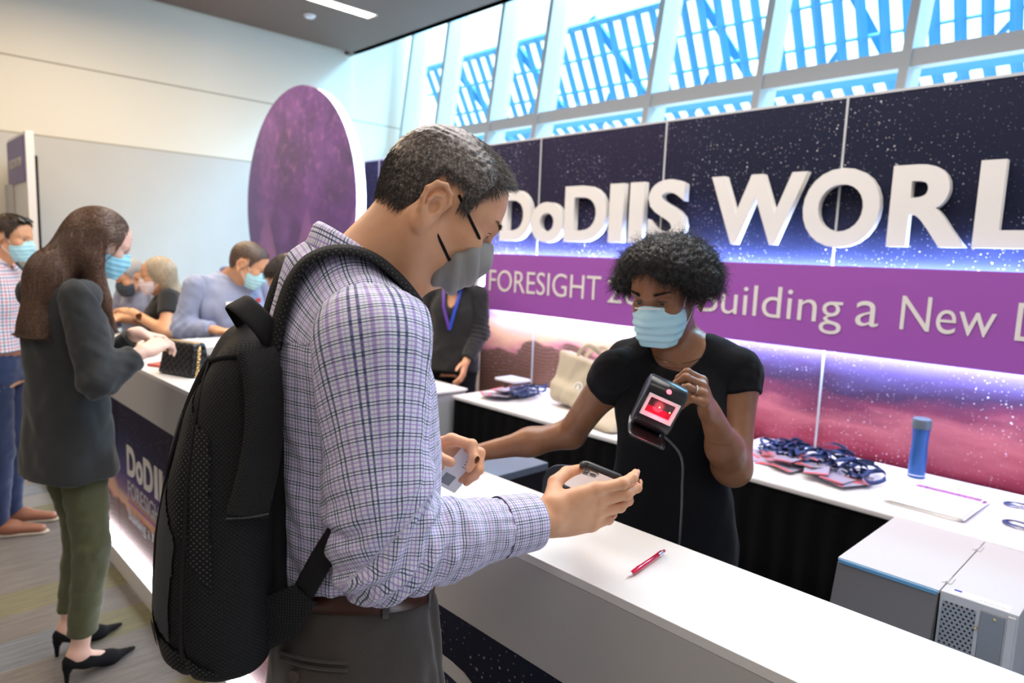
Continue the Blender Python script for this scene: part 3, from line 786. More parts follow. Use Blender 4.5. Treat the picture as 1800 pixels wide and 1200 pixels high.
# banner tower and drape at far left
t = thing('tall_sign_panel', 'tall white sign panel with purple header by the black drape', 'sign', (-7.5, 1.13, 0))
MB().box(-7.92, -7.04, 1.10, 1.16, 0.0, 2.53, 0.004).build('panel', M['white'], t)
MB().box(-7.90, -7.10, 1.090, 1.099, 2.12, 2.50).build('header', sm('violet_print', (0.13, 0.09, 0.33), 0.4), t, label='violet header')
put_text('lettering', 'REGISTRATION', -7.78, -7.2, 2.25, 2.33, 1.088, 0.002, M['letter'], t)
MB().box(-7.92, -7.70, 1.06, 1.098, 0.0, 2.12, 0.003).build('post', M['grey'], t)
V = []; F = []
for i in range(61):
    for z in (0.0, 2.42): V.append((-9 + i * 0.018, 1.30 + 0.03 * math.sin(i * 0.9), z))
for i in range(60): F.append((2 * i, 2 * i + 2, 2 * i + 3, 2 * i + 1))
o = link('drape', pymesh('drape', V, F), M['blackcloth'], None, True); o.modifiers.new('s', 'SOLIDIFY').thickness = 0.006
tag(o, 'black pipe-and-drape curtain at the far left, behind the tall white sign', 'drape')
# ------------------------------------------------------------ people: clothing and hair builders
def loft(B, S, k=0.03, op='+', e=2.2, cap=0.02):
    S = np.array(S, float); z = S[:, 0]
    zz = np.linspace(z[0], z[-1], 200); T = np.stack([np.interp(zz, z, S[:, i]) for i in range(1, 5)], 1)
    kern = np.ones(17) / 17; pad = np.pad(T, ((8, 8), (0, 0)), 'edge'); T = np.stack([np.convolve(pad[:, i], kern, 'valid') for i in range(4)], 1)
    def f(P):
        q = B.loc(P); w = [np.interp(q[:, 2], zz, T[:, i]) for i in range(4)]
        a, b = w[2], w[3]; u = np.abs(q[:, 0] - w[0]) / a; v = np.abs(q[:, 1] - w[1]) / b
        rho = (u ** e + v ** e) ** (1 / e); d = (rho - 1) * np.minimum(a, b) * 0.95
        dz = np.maximum(z[0] - q[:, 2], q[:, 2] - z[-1]); h = np.maximum(cap - np.abs(d - dz), 0) / cap
        return np.maximum(d, dz) + h * h * cap * 0.25
    return Pr(f, k, op)
def skin_mat(name, c, c2, rough=0.45):
    q = NB(name); p = q.obj(); n = q.noise(p, 14, 4, 0.6); q.set(color=q.mix(q.mapr(n, 0.3, 0.7), c, c2), rough=rough, sss=0.12)
    q.b.inputs['Subsurface Radius'].default_value = (0.012, 0.005, 0.003); q.bump(q.noise(p, 900, 3), 0.12, 0.0006); return q.m
SK = {'light': skin_mat('skin_light', (0.64, 0.315, 0.165), (0.73, 0.385, 0.215)), 'pale': skin_mat('skin_pale', (0.74, 0.46, 0.36), (0.80, 0.52, 0.41)),
      'dark': skin_mat('skin_dark', (0.20, 0.082, 0.036), (0.27, 0.118, 0.055), 0.38)}
def cloth(name, c, rough=0.85, weave=900, bump=0.25, c2=None, spec=None):
    q = NB(name); p = q.obj(); n = q.noise(p, 60, 4, 0.7); c2 = c2 or tuple(v * 0.82 for v in c)
    q.set(color=q.mix(n, c, c2), rough=rough, sheen=0.15); q.bump(q.noise(p, weave, 2), bump, 0.001)
    return q.m
def lines(q, u, per, ws):
    """stripe masks: ws = [(position, width), ...] inside one period"""
    f = q.m2('FRACT', q.m2('DIVIDE', u, per)); out = []
    for (c, w) in ws: out.append(q.mapr(q.m2('ABSOLUTE', q.m2('SUBTRACT', f, c)), w, w * 0.55))
    return out
def plaid(name, per, base, dk, mid, fine, scale=1.0):
    q = NB(name); u, v, _ = q.xyz(q.attr()); c = base
    for s in (u, v):
        pl = per if s is u else per * 0.9
        m = lines(q, s, pl, [(0.40, 0.050), (0.60, 0.050)]); l = lines(q, s, pl, [(0.14, 0.06), (0.86, 0.06)]); fl = lines(q, s, pl, [(0.0, 0.03), (0.26, 0.025), (0.74, 0.025)])
        for x in fl: c = q.mix(q.m2('MULTIPLY', x, 0.45), c, fine)
        for x in l: c = q.mix(q.m2('MULTIPLY', x, 0.7), c, mid)
        for x in m: c = q.mix(q.m2('MULTIPLY', x, 0.88), c, dk)
    q.set(color=c, rough=0.75, sheen=0.1); q.bump(q.noise(q.attr(), 2500, 1), 0.1, 0.0005); return q.m
def gingham(name, per, base, a, b):
    q = NB(name); u, v, _ = q.xyz(q.attr()); c = base
    for s in (u, v):
        m = lines(q, s, per, [(0.25, 0.13)]); l = lines(q, s, per, [(0.75, 0.13)])
        c = q.mix(q.m2('MULTIPLY', m[0], 0.6), c, a); c = q.mix(q.m2('MULTIPLY', l[0], 0.6), c, b)
    q.set(color=c, rough=0.8); return q.m
def torso_uv(B, r=0.15, off=0.6, sx=1.0):
    def f(V):
        q = B.loc(V); th = np.arctan2(q[:, 0], -q[:, 1]); th = np.mod(th + PI + off, 2 * PI) - PI - off
        return np.stack([th * r * sx, q[:, 2]], 1)
    return f
def limb_uv(pts, ref, r):
    pts = [np.array(p, float) for p in pts]
    def f(V):
        if len(pts) == 3:
            a, e, c = pts; u1, u2 = nrm(e - a), nrm(c - e); lo_ = (V - e) @ (u1 + u2) > 0; out = np.zeros((len(V), 2)); L1 = np.linalg.norm(e - a)
            for m, o_, ax, v0 in ((~lo_, a, u1, 0), (lo_, e, u2, L1)):
                e1 = nrm(np.array(ref) - ax * (np.array(ref) @ ax)); e2 = np.cross(ax, e1); tt = (V - o_) @ ax; w = V - o_ - tt[:, None] * ax
                out[m, 0] = (np.arctan2(w @ e2, w @ e1) * r)[m]; out[m, 1] = (v0 + tt)[m]
            return out
        best = np.full(len(V), 1e9); out = np.zeros((len(V), 2)); acc = 0
        for a, b in zip(pts, pts[1:]):
            L = np.linalg.norm(b - a); ax = (b - a) / L; e1 = nrm(np.array(ref) - ax * (np.array(ref) @ ax)); e2 = np.cross(ax, e1)
            t = (V - a) @ ax; tc = np.clip(t, 0, L); d = np.linalg.norm(V - a - tc[:, None] * ax, axis=1); m = d < best
            w = V - a - t[:, None] * ax; th = np.arctan2(w @ e2, w @ e1); best[m] = d[m]; out[m, 0] = th[m] * r; out[m, 1] = (acc + t)[m]; acc += L
        return out
    return f
def trace(prims, o, d, tmax=1.0, off=0.0):
    """walk from o along d to the surface of prims"""
    o = np.array(o, float); d = nrm(d); t = 0
    for _ in range(80):
        v = float(fieldv([p.f((o + d * t)[None]) for p in prims], prims)[0]) - off
        if v < 0.0008: break
        t += v * 0.7
        if t > tmax: break
    return o + d * t
def bounds(prims_pts, pad):
    P = np.array(prims_pts); return P.min(0) - pad, P.max(0) + pad
def open_tube(name, a, b, ra, rb, th, mat, parent, ref, flatn=None, fl=1.0, seg=48, flare=0.0):
    """hollow double-walled band such as a cuff, with cloth coordinates"""
    a = np.array(a, float); b = np.array(b, float); ax = nrm(b - a); L = np.linalg.norm(b - a); e1 = nrm(np.array(ref) - ax * (np.array(ref) @ ax)); e2 = np.cross(ax, e1)
    prof = [(0, 0), (0.1, 0.0006), (0.5, 0.0008), (0.93, 0.0006), (1.0, -0.0006), (0.99, -th), (0.5, -th), (0, -th)]
    V = []; U = []; F = []
    for t, o in prof:
        c = a + ax * L * t; r = ra + (rb - ra) * t + o
        for j in range(seg):
            an = 2 * PI * j / seg; V.append(c + (e1 * math.cos(an) + e2 * math.sin(an) * fl) * r); U.append((an * ra, L * t))
    for i in range(len(prof) - 1):
        for j in range(seg): F.append((i * seg + j, i * seg + (j + 1) % seg, (i + 1) * seg + (j + 1) % seg, (i + 1) * seg + j))
    me = npmesh(name, V, F); set_uv(me, np.array(U)); return link(name, me, mat, parent, True)
def eyes(H, s, parent, iris=(0.05, 0.03, 0.02), look=(0, -0.25)):
    mw = bpy.data.materials.get('eye_white') or sm('eye_white', (0.50, 0.46, 0.44), 0.2); mi = sm('iris', iris, 0.12)
    for q in (-1, 1):
        c = H.p(q * 0.031 * s, 0.0735 * s, 0.001 * s); d = nrm(H.v(look[0], 1, look[1])); R = np.array(Vector(d).to_track_quat('Z', 'Y').to_matrix()); r = 0.0128 * s
        pr = [(0 if i in (0, 16) else r * math.sin(PI * i / 16), -r * math.cos(PI * i / 16)) for i in range(17)]
        o = MB().lathe(pr, c, 24, R).build('eye', mw, parent, True)
        lp = [H.p(q * (0.031 + 0.0128 * math.cos(a)) * s, (0.0735 + 0.0142 * math.sqrt(max(0.05, 1 - (math.cos(a) * .86) ** 2))) * s, (0.0012 + 0.0028 * math.sin(a) ** .8) * s) for a in np.linspace(.12, 3.02, 12)]
        MB().tube(lp, [.0004, .0007, .0010, .0011, .0011, .0011, .0011, .0011, .0010, .0009, .0007, .0004], 5).build('eyelashes', M['black'], parent, True)
        MB().lathe([(0, r * 1.035), (0.003 * s, r * 1.03), (0.0064 * s, r * 0.88), (0.0068 * s, r * 0.82)], c, 24, R).build('iris', mi, o, True)
def brows(H, s, mat, parent, th=0.0016, dz=0.0, n=150):
    for q in (-1, 1):
        t = RNG.random(n); x = 0.012 + 0.036 * t; z = 0.0185 + dz + 0.005 * np.sin(t * 2.6) + RNG.normal(size=n) * th * (1.1 - t * 0.7); y = 0.0955 - 0.33 * np.maximum(t - 0.15, 0) ** 1.6 * 0.085 / 0.085 * 0.09
        P = np.array([H.p(q * a * s, b * s, c * s) for a, b, c in zip(x, y, z)]); D = np.tile(H.v(q * 0.85, 0.25, 0.25), (n, 1))
        V, F = strands(P, D, 0.009 * s, 0.00045, 3, jitter=0.18); link('eyebrow', npmesh('brow', V, F), mat, parent)
def face_mask(H, s, mat, parent, head, pleat=0.0016, tuck=0.0, res=0.0022, loops=None, loopmat=None, inner=None, y_off=0.0, big=1.0, small=False):
    A = H.A; p = lambda x, y, z: H.p(x * s, (y + y_off) * s, z * s)
    pr = [el(p(0, 0.036, -0.058), np.array((0.0675, 0.080, 0.070)) * s * big, 0.01, A), rc(p(0, 0.090, -0.008), p(0, 0.106, -0.040), 0.0155 * s, 0.016 * s, 0.022),
          rc(p(-0.02, 0.072, -0.100), p(0.02, 0.072, -0.100), 0.024 * s, None, 0.03),
          half(p(0, 0.105, -0.004), H.v(0, -0.38, 1.0)), half(p(0, 0.026, -0.05), H.v(0, -1, -0.16)), half(p(0, 0.05, -0.122), H.v(0, 0.15, -1))]
    if small: pr = [el(p(0, 0.036, -0.050), np.array((0.0675, 0.080, 0.062)) * s * big, 0.01, A)] + pr[1:2] + [rc(p(-0.02, 0.068, -0.090), p(0.02, 0.068, -0.090), 0.027 * s, None, 0.03)] + pr[3:4] + [half(p(0, .063, -.046), H.v(0, -.9, .43), .012), half(p(0, .040, -.08), H.v(0, -1, -.1), .012), half(p(0, .05, -.118), H.v(0, .15, -1))]
    def disp(V):
        q = H.loc(V) / s; edge = np.clip((q[:, 1] - 0.03) / 0.03, 0, 1)
        w = pleat * (np.abs(np.mod(q[:, 2] / 0.021 + 0.25 + 0.6 * q[:, 0] ** 2 / 0.004, 1) - 0.5) * 4 - 1) * edge
        return w + tuck * np.maximum(0, snoise(np.stack([q[:, 0] * 0.2, q[:, 1] * 1.0 + q[:, 2] * .6, q[:, 2] * .25], 1), 20, 5, 1)) * edge
    c = H.p(0, 0.05 * s, -0.06 * s)
    o = sdf_obj('face_mask', pr, c - 0.13, c + 0.13, res, mat, parent, disp=disp, sm_it=2)
    lm = loopmat or mat
    for q in (-1, 1):
        top = (0.0645, 0.036, -0.028); bot = (0.056, 0.036, -0.088)
        if small: top = (0.051, 0.076, -0.018); bot = (0.0615, 0.052, -0.072)
        for a, e in ((top, (0.074, 0.004, 0.018)), (bot, (0.074, -0.010, -0.040))):
            pts = []
            for i in range(13):
                f = i / 12; c_ = p(q * (a[0] + (e[0] - a[0]) * f), a[1] + (e[1] - a[1]) * f, a[2] + (e[2] - a[2]) * f)
                if head is not None and i > 0: c_ = trace(head, c_ + H.R * q * .06, -H.R * q, .09, .0012)
                pts.append(c_)
            MB().tube(pts, loops or 0.0016, 6, flat=(H.v(q, 0, 0), 0.6)).build('ear_loop', lm, parent, True)
    return o
def hair_mat(name, a, b, grey=None, rough=0.4):
    q = NB(name); p = q.obj(); n = q.noise(p, 160, 3, .7); c = q.mix(q.mapr(n, 0.38, 0.62), a, b)
    if grey is not None: c = q.mix(q.mapr(q.noise(p, 240, 3, .7), 0.50, 0.62, 0, 0.85), c, grey)
    q.set(color=c, rough=rough); return q.m
def short_hair(H, s, mat, parent, n=9000, length=0.016, line=None, fn_comb=None, rad=0.0005, lift=0.45, shrink=1.0, capgrow=0.0045):
    ys = [-.13, -.06, -.045, -.038, .010, .014, .032, .040, .058, .078, .12]; zs = [-.068, -.060, -.03, .030, .034, -.004, -.004, .028, .050, .082, .088]
    if line: ys, zs = line
    def inhair(V):
        q = H.loc(V) / s; lim = np.interp(q[:, 1], ys, zs) + 0.010 * np.clip((np.abs(q[:, 0]) - 0.03) / 0.02, 0, 1) * (q[:, 1] > 0.055)
        return q[:, 2] > lim + snoise(V, 60, 3) * 0.003
    A = H.A; P_ = lambda x, y, z: H.p(x * s, y * s, z * s)
    g = capgrow
    pr = [el(P_(0, -0.018, 0.030), np.array((0.076 + g, 0.097 + g, 0.090 + g)) * s, 0.02, A), el(P_(0, 0.030, 0.030), np.array((0.066 + g, 0.062 + g, 0.070 + g)) * s, 0.03, A), el(P_(0, -0.03, -0.03), np.array((0.060 + g, 0.062, 0.05)) * s, 0.04, A)]
    V, F = sdf_geo(pr, H.o - 0.16, H.o + 0.16, 0.003, n=16); V = smooth_geo(V, F, 1)
    me_m = ~(~inhair(V))[F].any(1); F2 = F[me_m]; us = np.unique(F2); mp = np.full(len(V), -1); mp[us] = np.arange(len(us))
    Nn = normals(V, F); cap = V + Nn * (0.0012 * snoise(V, 90, 9))[:, None]
    link('hair', npmesh('hair', cap[us], mp[F2]), mat, parent, True)
    R_, N_ = sample_surf(V, F, n * 2, lambda c: inhair(c)); R_ = R_[:n]; N_ = N_[:n]
    q = H.loc(R_) / s
    if fn_comb is None:
        side = np.clip(1 - (q[:, 2] - 0.04) / 0.06, 0, 1)
        comb = H.F[None] * (1 - side)[:, None] * 0.9 - H.U[None] * side[:, None] * 0.9 + H.F[None] * 0.15 * side[:, None]
    else: comb = fn_comb(q)
    D = comb + N_ * lift; D /= np.linalg.norm(D, axis=1)[:, None]
    L = length * (0.55 + 0.45 * np.clip((q[:, 2] + 0.02) / 0.09, 0.15, 1)) * RNG.uniform(0.7, 1.15, len(R_))
    V, F = strands(R_ - N_ * 0.003, D, L, rad, 4, grav=0.15, jitter=0.09)
    link('hair', npmesh('hair_strands', V, F), mat, parent)
def body_obj(parent, prims, pts, zones, mat, res=0.012):
    lo, hi = bounds(pts, 0.24); return sdf_obj('body', prims, lo, hi, res, mat, parent, zones=zones, sm_it=2)
def shoe(prims_pt, d, name, mat, parent, s=1.0, heel=False):
    pass
NAVY, LAV = (0.012, 0.030, 0.15), (0.32, 0.18, 0.56)
m_plaid = plaid('plaid_shirt_cloth', 0.0225, (0.83, 0.83, 0.86), NAVY, LAV, (0.35, 0.45, 0.75))
# ------------------------------------------------------------ man in the plaid shirt
def build_man():
    B = Frame((-.985, .60, 0), (.33, .944, 0)); g = 'people'
    t = thing('person', 'person in plaid shirt wearing a black backpack, looking down at a phone', 'person', (-.985, .60, 0))
    F2, U2 = tilt((.50, .866, 0), math.radians(33), 0.0)
    hs = .985; H = Frame(at(779, 362, 1.12), F2, U2)
    S = at(655, 605, .97); E = at(668, 962, 1.0); W = at(962, 912, 1.17)
    S2 = B.p(-.175, -.03, 1.53); E2 = B.p(-.235, -.01, 1.25); W2 = at(732, 796, 1.285)
    sk = SK['light']
    # body: one continuous surface
    pr = head_prims(H, hs, True, False, True, .012); hp_ = list(pr)
    nb = B.p(0, -.035, 1.575)
    pr += [rc(nb, H.p(0, -.035, -.055), .062, .056, .04), rc(B.p(0, .03, 1.56), H.p(0, .035, -.075), .045, .030, .04), rc(H.p(.060, -.02, -.05), B.p(.04, .06, 1.55), .014, .014, .03),
           loft(B, [(.90, 0, 0, .16, .11), (1.1, 0, 0, .145, .105), (1.4, 0, -.01, .165, .115), (1.5, 0, -.03, .15, .09), (1.58, 0, -.035, .09, .06)], .04),
           rc(S, E, .058, .042, .04), rc(E, W, .043, .029, .02), rc(S2, E2, .058, .042, .04), rc(E2, W2, .043, .029, .02)]
    for x in (-1, 1):
        pr += [rc(B.p(x * .085, 0, .93), B.p(x * .10, .01, .50), .085, .055, .03), rc(B.p(x * .10, .01, .50), B.p(x * .105, -.02, .09), .053, .036, .02), rc(B.p(x * .105, -.04, .05), B.p(x * .12, .14, .035), .035, .028, .02)]
    # right hand, seen from its back, holding the phone
    yd = nrm(at(1120, 868, 1.27) - W); toC = nrm(CAM - W)
    zd = nrm(toC * 0.90 - V3(0, 0, 1) * 0.42)
    hp, tipsR = hand_prims(W, nrm(at(1065, 888, 1.21) - W), zd, -1, 1.10, curl=[(-.06, .42, .35), (.02, .42, .38), (.12, .42, .35), (.25, .5, .35)],
                           thumb=[(0.42, 0.50, -0.80), (0.12, 0.85, -0.50), (-0.05, 0.95, -0.25)], spread=0.035)
    pr += hp
    # left hand pinching the card
    Wl = at(732, 796, 1.285)
    yl = nrm(at(826, 778, 1.25) - Wl); zl = nrm(CR @ np.array([0.30, -0.88, 0.36]))
    hp2, tipsL = hand_prims(Wl, yl, zl, 1, 1.02, curl=[(.45, .95, .75), (.60, 1.05, .75), (.75, 1.1, .7), (.85, 1.1, .7)],
                            thumb=[(0.55, 0.72, -0.42), (0.22, 0.88, -0.42), (0.0, 0.88, -0.48)], spread=0.02)
    pr += hp2
    zones = [(H.o, .20, .002), (W + yd * .07, .15, .002), (Wl + yl * .06, .13, .002)]
    body_obj(t, pr, [B.p(-.3, -.1, .03), B.p(.3, .35, 1.9), W + yd * .2, Wl, H.o], zones, sk)
    nails(t, tipsR[:4], skin_mat('nail_light', (0.72, 0.42, 0.34), (0.76, 0.46, 0.38), 0.25), 1.1)
    eyes(H, hs, t); hm = hair_mat('hair_salt_pepper', (0.030, 0.020, 0.015), (0.09, 0.065, 0.050), (0.24, 0.21, 0.19))
    brows(H, hs, hair_mat('brow_dark', (0.02, 0.014, 0.01), (0.05, 0.035, 0.028)), t)
    def comb(q):
        side = np.clip(1 - (q[:, 2] - 0.045) / 0.06, 0, 1); back = np.clip((-q[:, 1] - 0.03) / 0.05, 0, 1)
        return H.F[None] * (1 - side * 0.9)[:, None] * (1 - 0.8 * back)[:, None] - H.U[None] * (side * 0.8 + 0.5 * back)[:, None] - H.R[None] * 0.25 * (1 - side)[:, None]
    LINE = ([-.13, -.06, -.045, -.038, .010, .014, .030, .038, .052, .066, .085, .12], [-.066, -.058, -.03, .036, .040, .004, .006, .050, .078, .095, .106, .112])
    short_hair(H, hs, hm, t, line=LINE, n=26000, length=0.024, fn_comb=comb, rad=0.00055, lift=0.24, capgrow=0.0035)
    mm = cloth('grey_mask_cloth', (0.27, 0.255, 0.235), 0.8, 1500, 0.15)
    face_mask(H, hs, mm, t, hp_, pleat=0.0, tuck=0.006, small=True, loops=0.0024, loopmat=M['blackcloth'], big=1.02)
    # shirt
    tor = [loft(B, [(1.03, .01, .0, .158, .120), (1.10, .01, 0, .168, .132), (1.20, .008, -.004, .172, .134), (1.33, .0, -.006, .182, .138), (1.44, .0, -.014, .188, .134), (1.52, 0, -.026, .176, .112), (1.58, 0, -.036, .13, .088), (1.63, 0, -.036, .080, .068)], .04),
           rc(B.p(-.16, -.02, 1.515), B.p(.155, -.01, 1.51), .070, None, .05, flat=(B.F, 1.0)), rc(B.p(0, -.035, 1.60), B.p(-.15, -.02, 1.545), .058, .045, .05), rc(B.p(0, -.035, 1.60), B.p(.14, -.012, 1.54), .058, .045, .05),
           rc(S - B.R * .02, B.p(.150, -.005, 1.42), .060, .055, .05)]
    def tdisp(V):
        q = B.loc(V); w = 0.0045 * snoise(np.stack([q[:, 0] + q[:, 2] * .5, q[:, 1] - q[:, 2] * .4, q[:, 2] * .35], 1), 9, 2, 2)
        low = np.exp(-((q[:, 2] - 1.13) / .05) ** 2) * 0.007 * snoise(np.stack([q[:, 0], q[:, 1], q[:, 2] * .5], 1), 14, 8, 2)
        return w + low
    lo, hi = B.o + [-.4, -.4, 1.0], B.o + [.4, .4, 1.75]
    tilt_p = [half(B.p(.0, 0, 1.092), -(B.U - B.R * .30 + B.F * .10))]
    sdf_obj('shirt', tor + tilt_p, lo, hi, .005, m_plaid, t, disp=tdisp, uv=torso_uv(B, .15, .9))
    yk = [Pr(lambda P, f=fieldv: f([x.f(P) for x in tor], tor) - 0.0016, .001), half(B.p(0, -.10, 1.515), -(B.U * 1.0 - B.F * .25)), half(B.p(0, .05, 1.5), B.F)]
    def yuv(V): q = B.loc(V); return np.stack([q[:, 0], np.arctan2(q[:, 1] + .03, q[:, 2] - 1.44) * .13], 1)
    sdf_obj('yoke', yk, lo, hi, .005, m_plaid, t, disp=tdisp, uv=yuv)
    ax = nrm(W - E); C0 = W - ax * .098
    sl = [rc(S + V3(0, 0, .005), E + (S - E) * .25, .083, .076, .03), rc(E + (S - E) * .3, E - V3(0, 0, .004), .076, .064, .03), rc(E, C0, .064, .050, .035), rc(E - V3(0, 0, .012), E + ax * .11 - V3(0, 0, .018), .052, .046, .04),
          half(C0 + ax * .004, ax)]
    def sdisp(V):
        tE = np.linalg.norm(V - E, axis=1); u = (V - E) @ ax; z = V[:, 2] - E[2]
        fold = np.exp(-(tE / .11) ** 2) * .0075 * np.sin((u * .75 - z * .65) * 170 + 1.5 * snoise(V, 9, 4))
        ring = np.clip(u / .05, 0, 1) * .0032 * snoise(np.stack([u * 1.6, V[:, 1] * .5, V[:, 2] * .55], 1), 20, 6, 2)
        gath = np.exp(-((u - np.linalg.norm(C0 - E)) / .03) ** 2) * .0012 * np.sin(np.arctan2((V - E) @ np.cross(ax, V3(0, 0, 1)), z) * 14)
        up = np.clip(z / .1, 0, 1) * .0045 * snoise(np.stack([V[:, 0], V[:, 1], V[:, 2] * .28], 1), 10, 7, 2)
        return fold + ring + gath + up
    sdf_obj('sleeve', sl, np.minimum(S, np.minimum(E, C0)) - .16, np.maximum(S, np.maximum(E, C0)) + .16, .0045, m_plaid, t, disp=sdisp, uv=limb_uv([B.p(-.03, -.01, 1.63), E + V3(0, 0, .02), C0], B.F * -1 + V3(0, 0, .6), .075))
    open_tube('cuff', C0, W - ax * .028, .0500, .0468, .0025, m_plaid, t, V3(0, 0, 1))
    MB().lathe([(0, .0012), (.0045, .0012), (.0055, 0), (0, 0)], C0 + ax * .03 + nrm(np.cross(ax, V3(0, 0, -1))) * .0485, 14, np.array(Vector(np.cross(ax, V3(0, 0, -1))).to_track_quat('Z', 'Y').to_matrix())).build('cuff_button', M['white'], t, True)
    ax2 = nrm(W2 - E2); C2 = W2 - ax2 * .10
    sdf_obj('sleeve', [rc(S2, E2, .075, .064, .03), rc(E2, C2, .060, .048, .03)], np.minimum(np.minimum(S2, E2), C2) - .14, np.maximum(np.maximum(S2, E2), C2) + .14, .007, m_plaid, t, uv=limb_uv([S2, E2, C2], B.F, .07))
    open_tube('cuff', C2, C2 + ax2 * .065, .047, .044, .0025, m_plaid, t, V3(0, 0, 1))
    # collar: stand and fold
    def ring(th, zo, r, lift):
        # centre line of the collar, leaning forward with the neck
        c = B.p(.004, .012 + .0, 1.597); a = r * .96; b = r * 1.10
        x = a * math.sin(th); y = -b * math.cos(th)
        zz = zo + (.053 * math.cos(th) - .012) + lift
        return B.p(0, 0, 0) * 0 + c + B.v(x, y, zz)
    n = 60; V = []; U = []; F = []
    for i in range(n + 1):
        th = (-1 + 2 * i / n) * (PI - .22); front = max(0, (abs(th) - 1.9) / 1.0)
        rows = [(.050, .070), (.055, .072), (.050, .078), (.028, .086), (.004 - .024 * front, .0975 + .004 * front), (.002 - .024 * front, .0955 + .004 * front), (.026, .082), (.040, .0735)]
        for j, (zo, r) in enumerate(rows): V.append(ring(th, zo, r, 0)); U.append((th * .08, j * .013 if j < 5 else .05 - (j - 4) * .01))
    m_ = 8
    for i in range(n):
        for j in range(m_): F.append((i * m_ + j, i * m_ + (j + 1) % m_, (i + 1) * m_ + (j + 1) % m_, (i + 1) * m_ + j))
    me = npmesh('collar', V, F); set_uv(me, np.array(U)); link('collar', me, m_plaid, t, True)
    # belt and trousers
    def bp(th, z, r=1.0, o=0): x = (.163 + o) * math.sin(th) + .01; y = -(.124 + o) * math.cos(th); return B.p(x, y, z + .30 * x - .10 * y)
    tw = NB('grey_wool'); p_ = tw.obj(); x_, y_, z_ = tw.xyz(p_)
    tw.set(color=tw.mix(tw.noise(tw.comb(tw.m2('MULTIPLY', x_, 3.0), tw.m2('MULTIPLY', y_, 3.0), z_), 160, 3, .8), (0.034, 0.027, 0.023), (0.080, 0.066, 0.056)), rough=.85, sheen=.2)
    tro = [loft(B, [(.62, .01, 0, .175, .135), (.88, .01, -.005, .180, .148), (1.00, .01, -.004, .172, .137), (1.06, .01, 0, .163, .124), (1.14, .01, 0, .160, .121)], .03),
           half(B.p(.01, 0, 1.067), B.U - B.R * .30 + B.F * .10), half(B.p(0, 0, .84), -B.U, .01)]
    tro = [tro[0], tro[1], tro[2]]
    legs = []
    for x in (-1, 1): legs += [rc(B.p(x * .088, -.0, .90), B.p(x * .10, .01, .50), .102, .078, .04), rc(B.p(x * .10, .01, .50), B.p(x * .105, -.02, .07), .078, .066, .03)]
    def trd(V): q = B.loc(V); return .003 * snoise(q, 8, 12, 2) + .006 * np.exp(-((q[:, 0] - .10) ** 2 + (q[:, 1] - .12) ** 2) / .002) * np.sin(q[:, 0] * 150)
    sdf_obj('trousers', tro[:1] + legs + [tro[1], half(B.p(0, 0, .045), -B.U)], B.o + [-.4, -.4, 0], B.o + [.4, .4, 1.25], .008, tw.m, t, disp=trd)
    lea = sm('brown_leather', (0.060, 0.018, 0.011), 0.38)
    def band(name, z0, z1, o0, o1, mat, a0=-PI, a1=PI, n=72, label=None):
        V = []; F = []
        for i in range(n + 1):
            th = a0 + (a1 - a0) * i / n
            for z, o in ((z0, o0), (z0, o1), ((z0 + z1) / 2, o1 + .0008), (z1, o1), (z1, o0)): V.append(bp(th, z, 1, o))
        for i in range(n):
            for j in range(5): F.append((i * 5 + j, i * 5 + (j + 1) % 5, (i + 1) * 5 + (j + 1) % 5, (i + 1) * 5 + j))
        return link(name, npmesh(name, V, F), mat, t, True, label)
    band('belt', 1.057, 1.094, -.004, .0035, lea)
    for th in (.42, 1.62, -1.6, 2.35, -2.4): band('belt_loop', 1.049, 1.099, .003, .0055, tw.m, th - .04, th + .04, 4)
    # back pocket welt and button
    for dz in (0, -.012):
        V = [bp(.35 + .85 * i / 16, .985 + dz - .0 * i, 1, .0165 + .001) for i in range(17)]
        MB().tube(V, .0024, 6).build('pocket_welt', tw.m, t, True)
    c = bp(.62, .955, 1, .021); nn = nrm(c - B.p(.01, 0, c[2])); nn[2] = 0
    MB().lathe([(0, .001), (.006, .0012), (.0095, .003), (.0105, .001), (.0105, -.002)], c, 20, np.array(Vector(nn).to_track_quat('Z', 'Y').to_matrix())).build('pocket_button', sm('horn_button', (0.07, 0.05, 0.04), .3), t, True)
    for x in (-1, 1):
        sh = [rc(B.p(x * .105, -.05, .055), B.p(x * .118, .05, .045), .048, .046, .03), rc(B.p(x * .118, .05, .045), B.p(x * .13, .19, .03), .046, .034, .03, flat=(B.U, 1.2)), half(B.p(0, 0, .004), -B.U)]
        c = B.p(x * .115, .05, .05); sdf_obj('shoe', sh, c - .2, c + .2, .008, lea, t)
    return dict(B=B, H=H, t=t, S=S, E=E, W=W, yd=yd, zd=zd, Wl=Wl, yl=yl, zl=zl, tor=tor, sl=sl, hp2=hp2, tipsL=tipsL, tipsR=tipsR)
MAN = build_man()
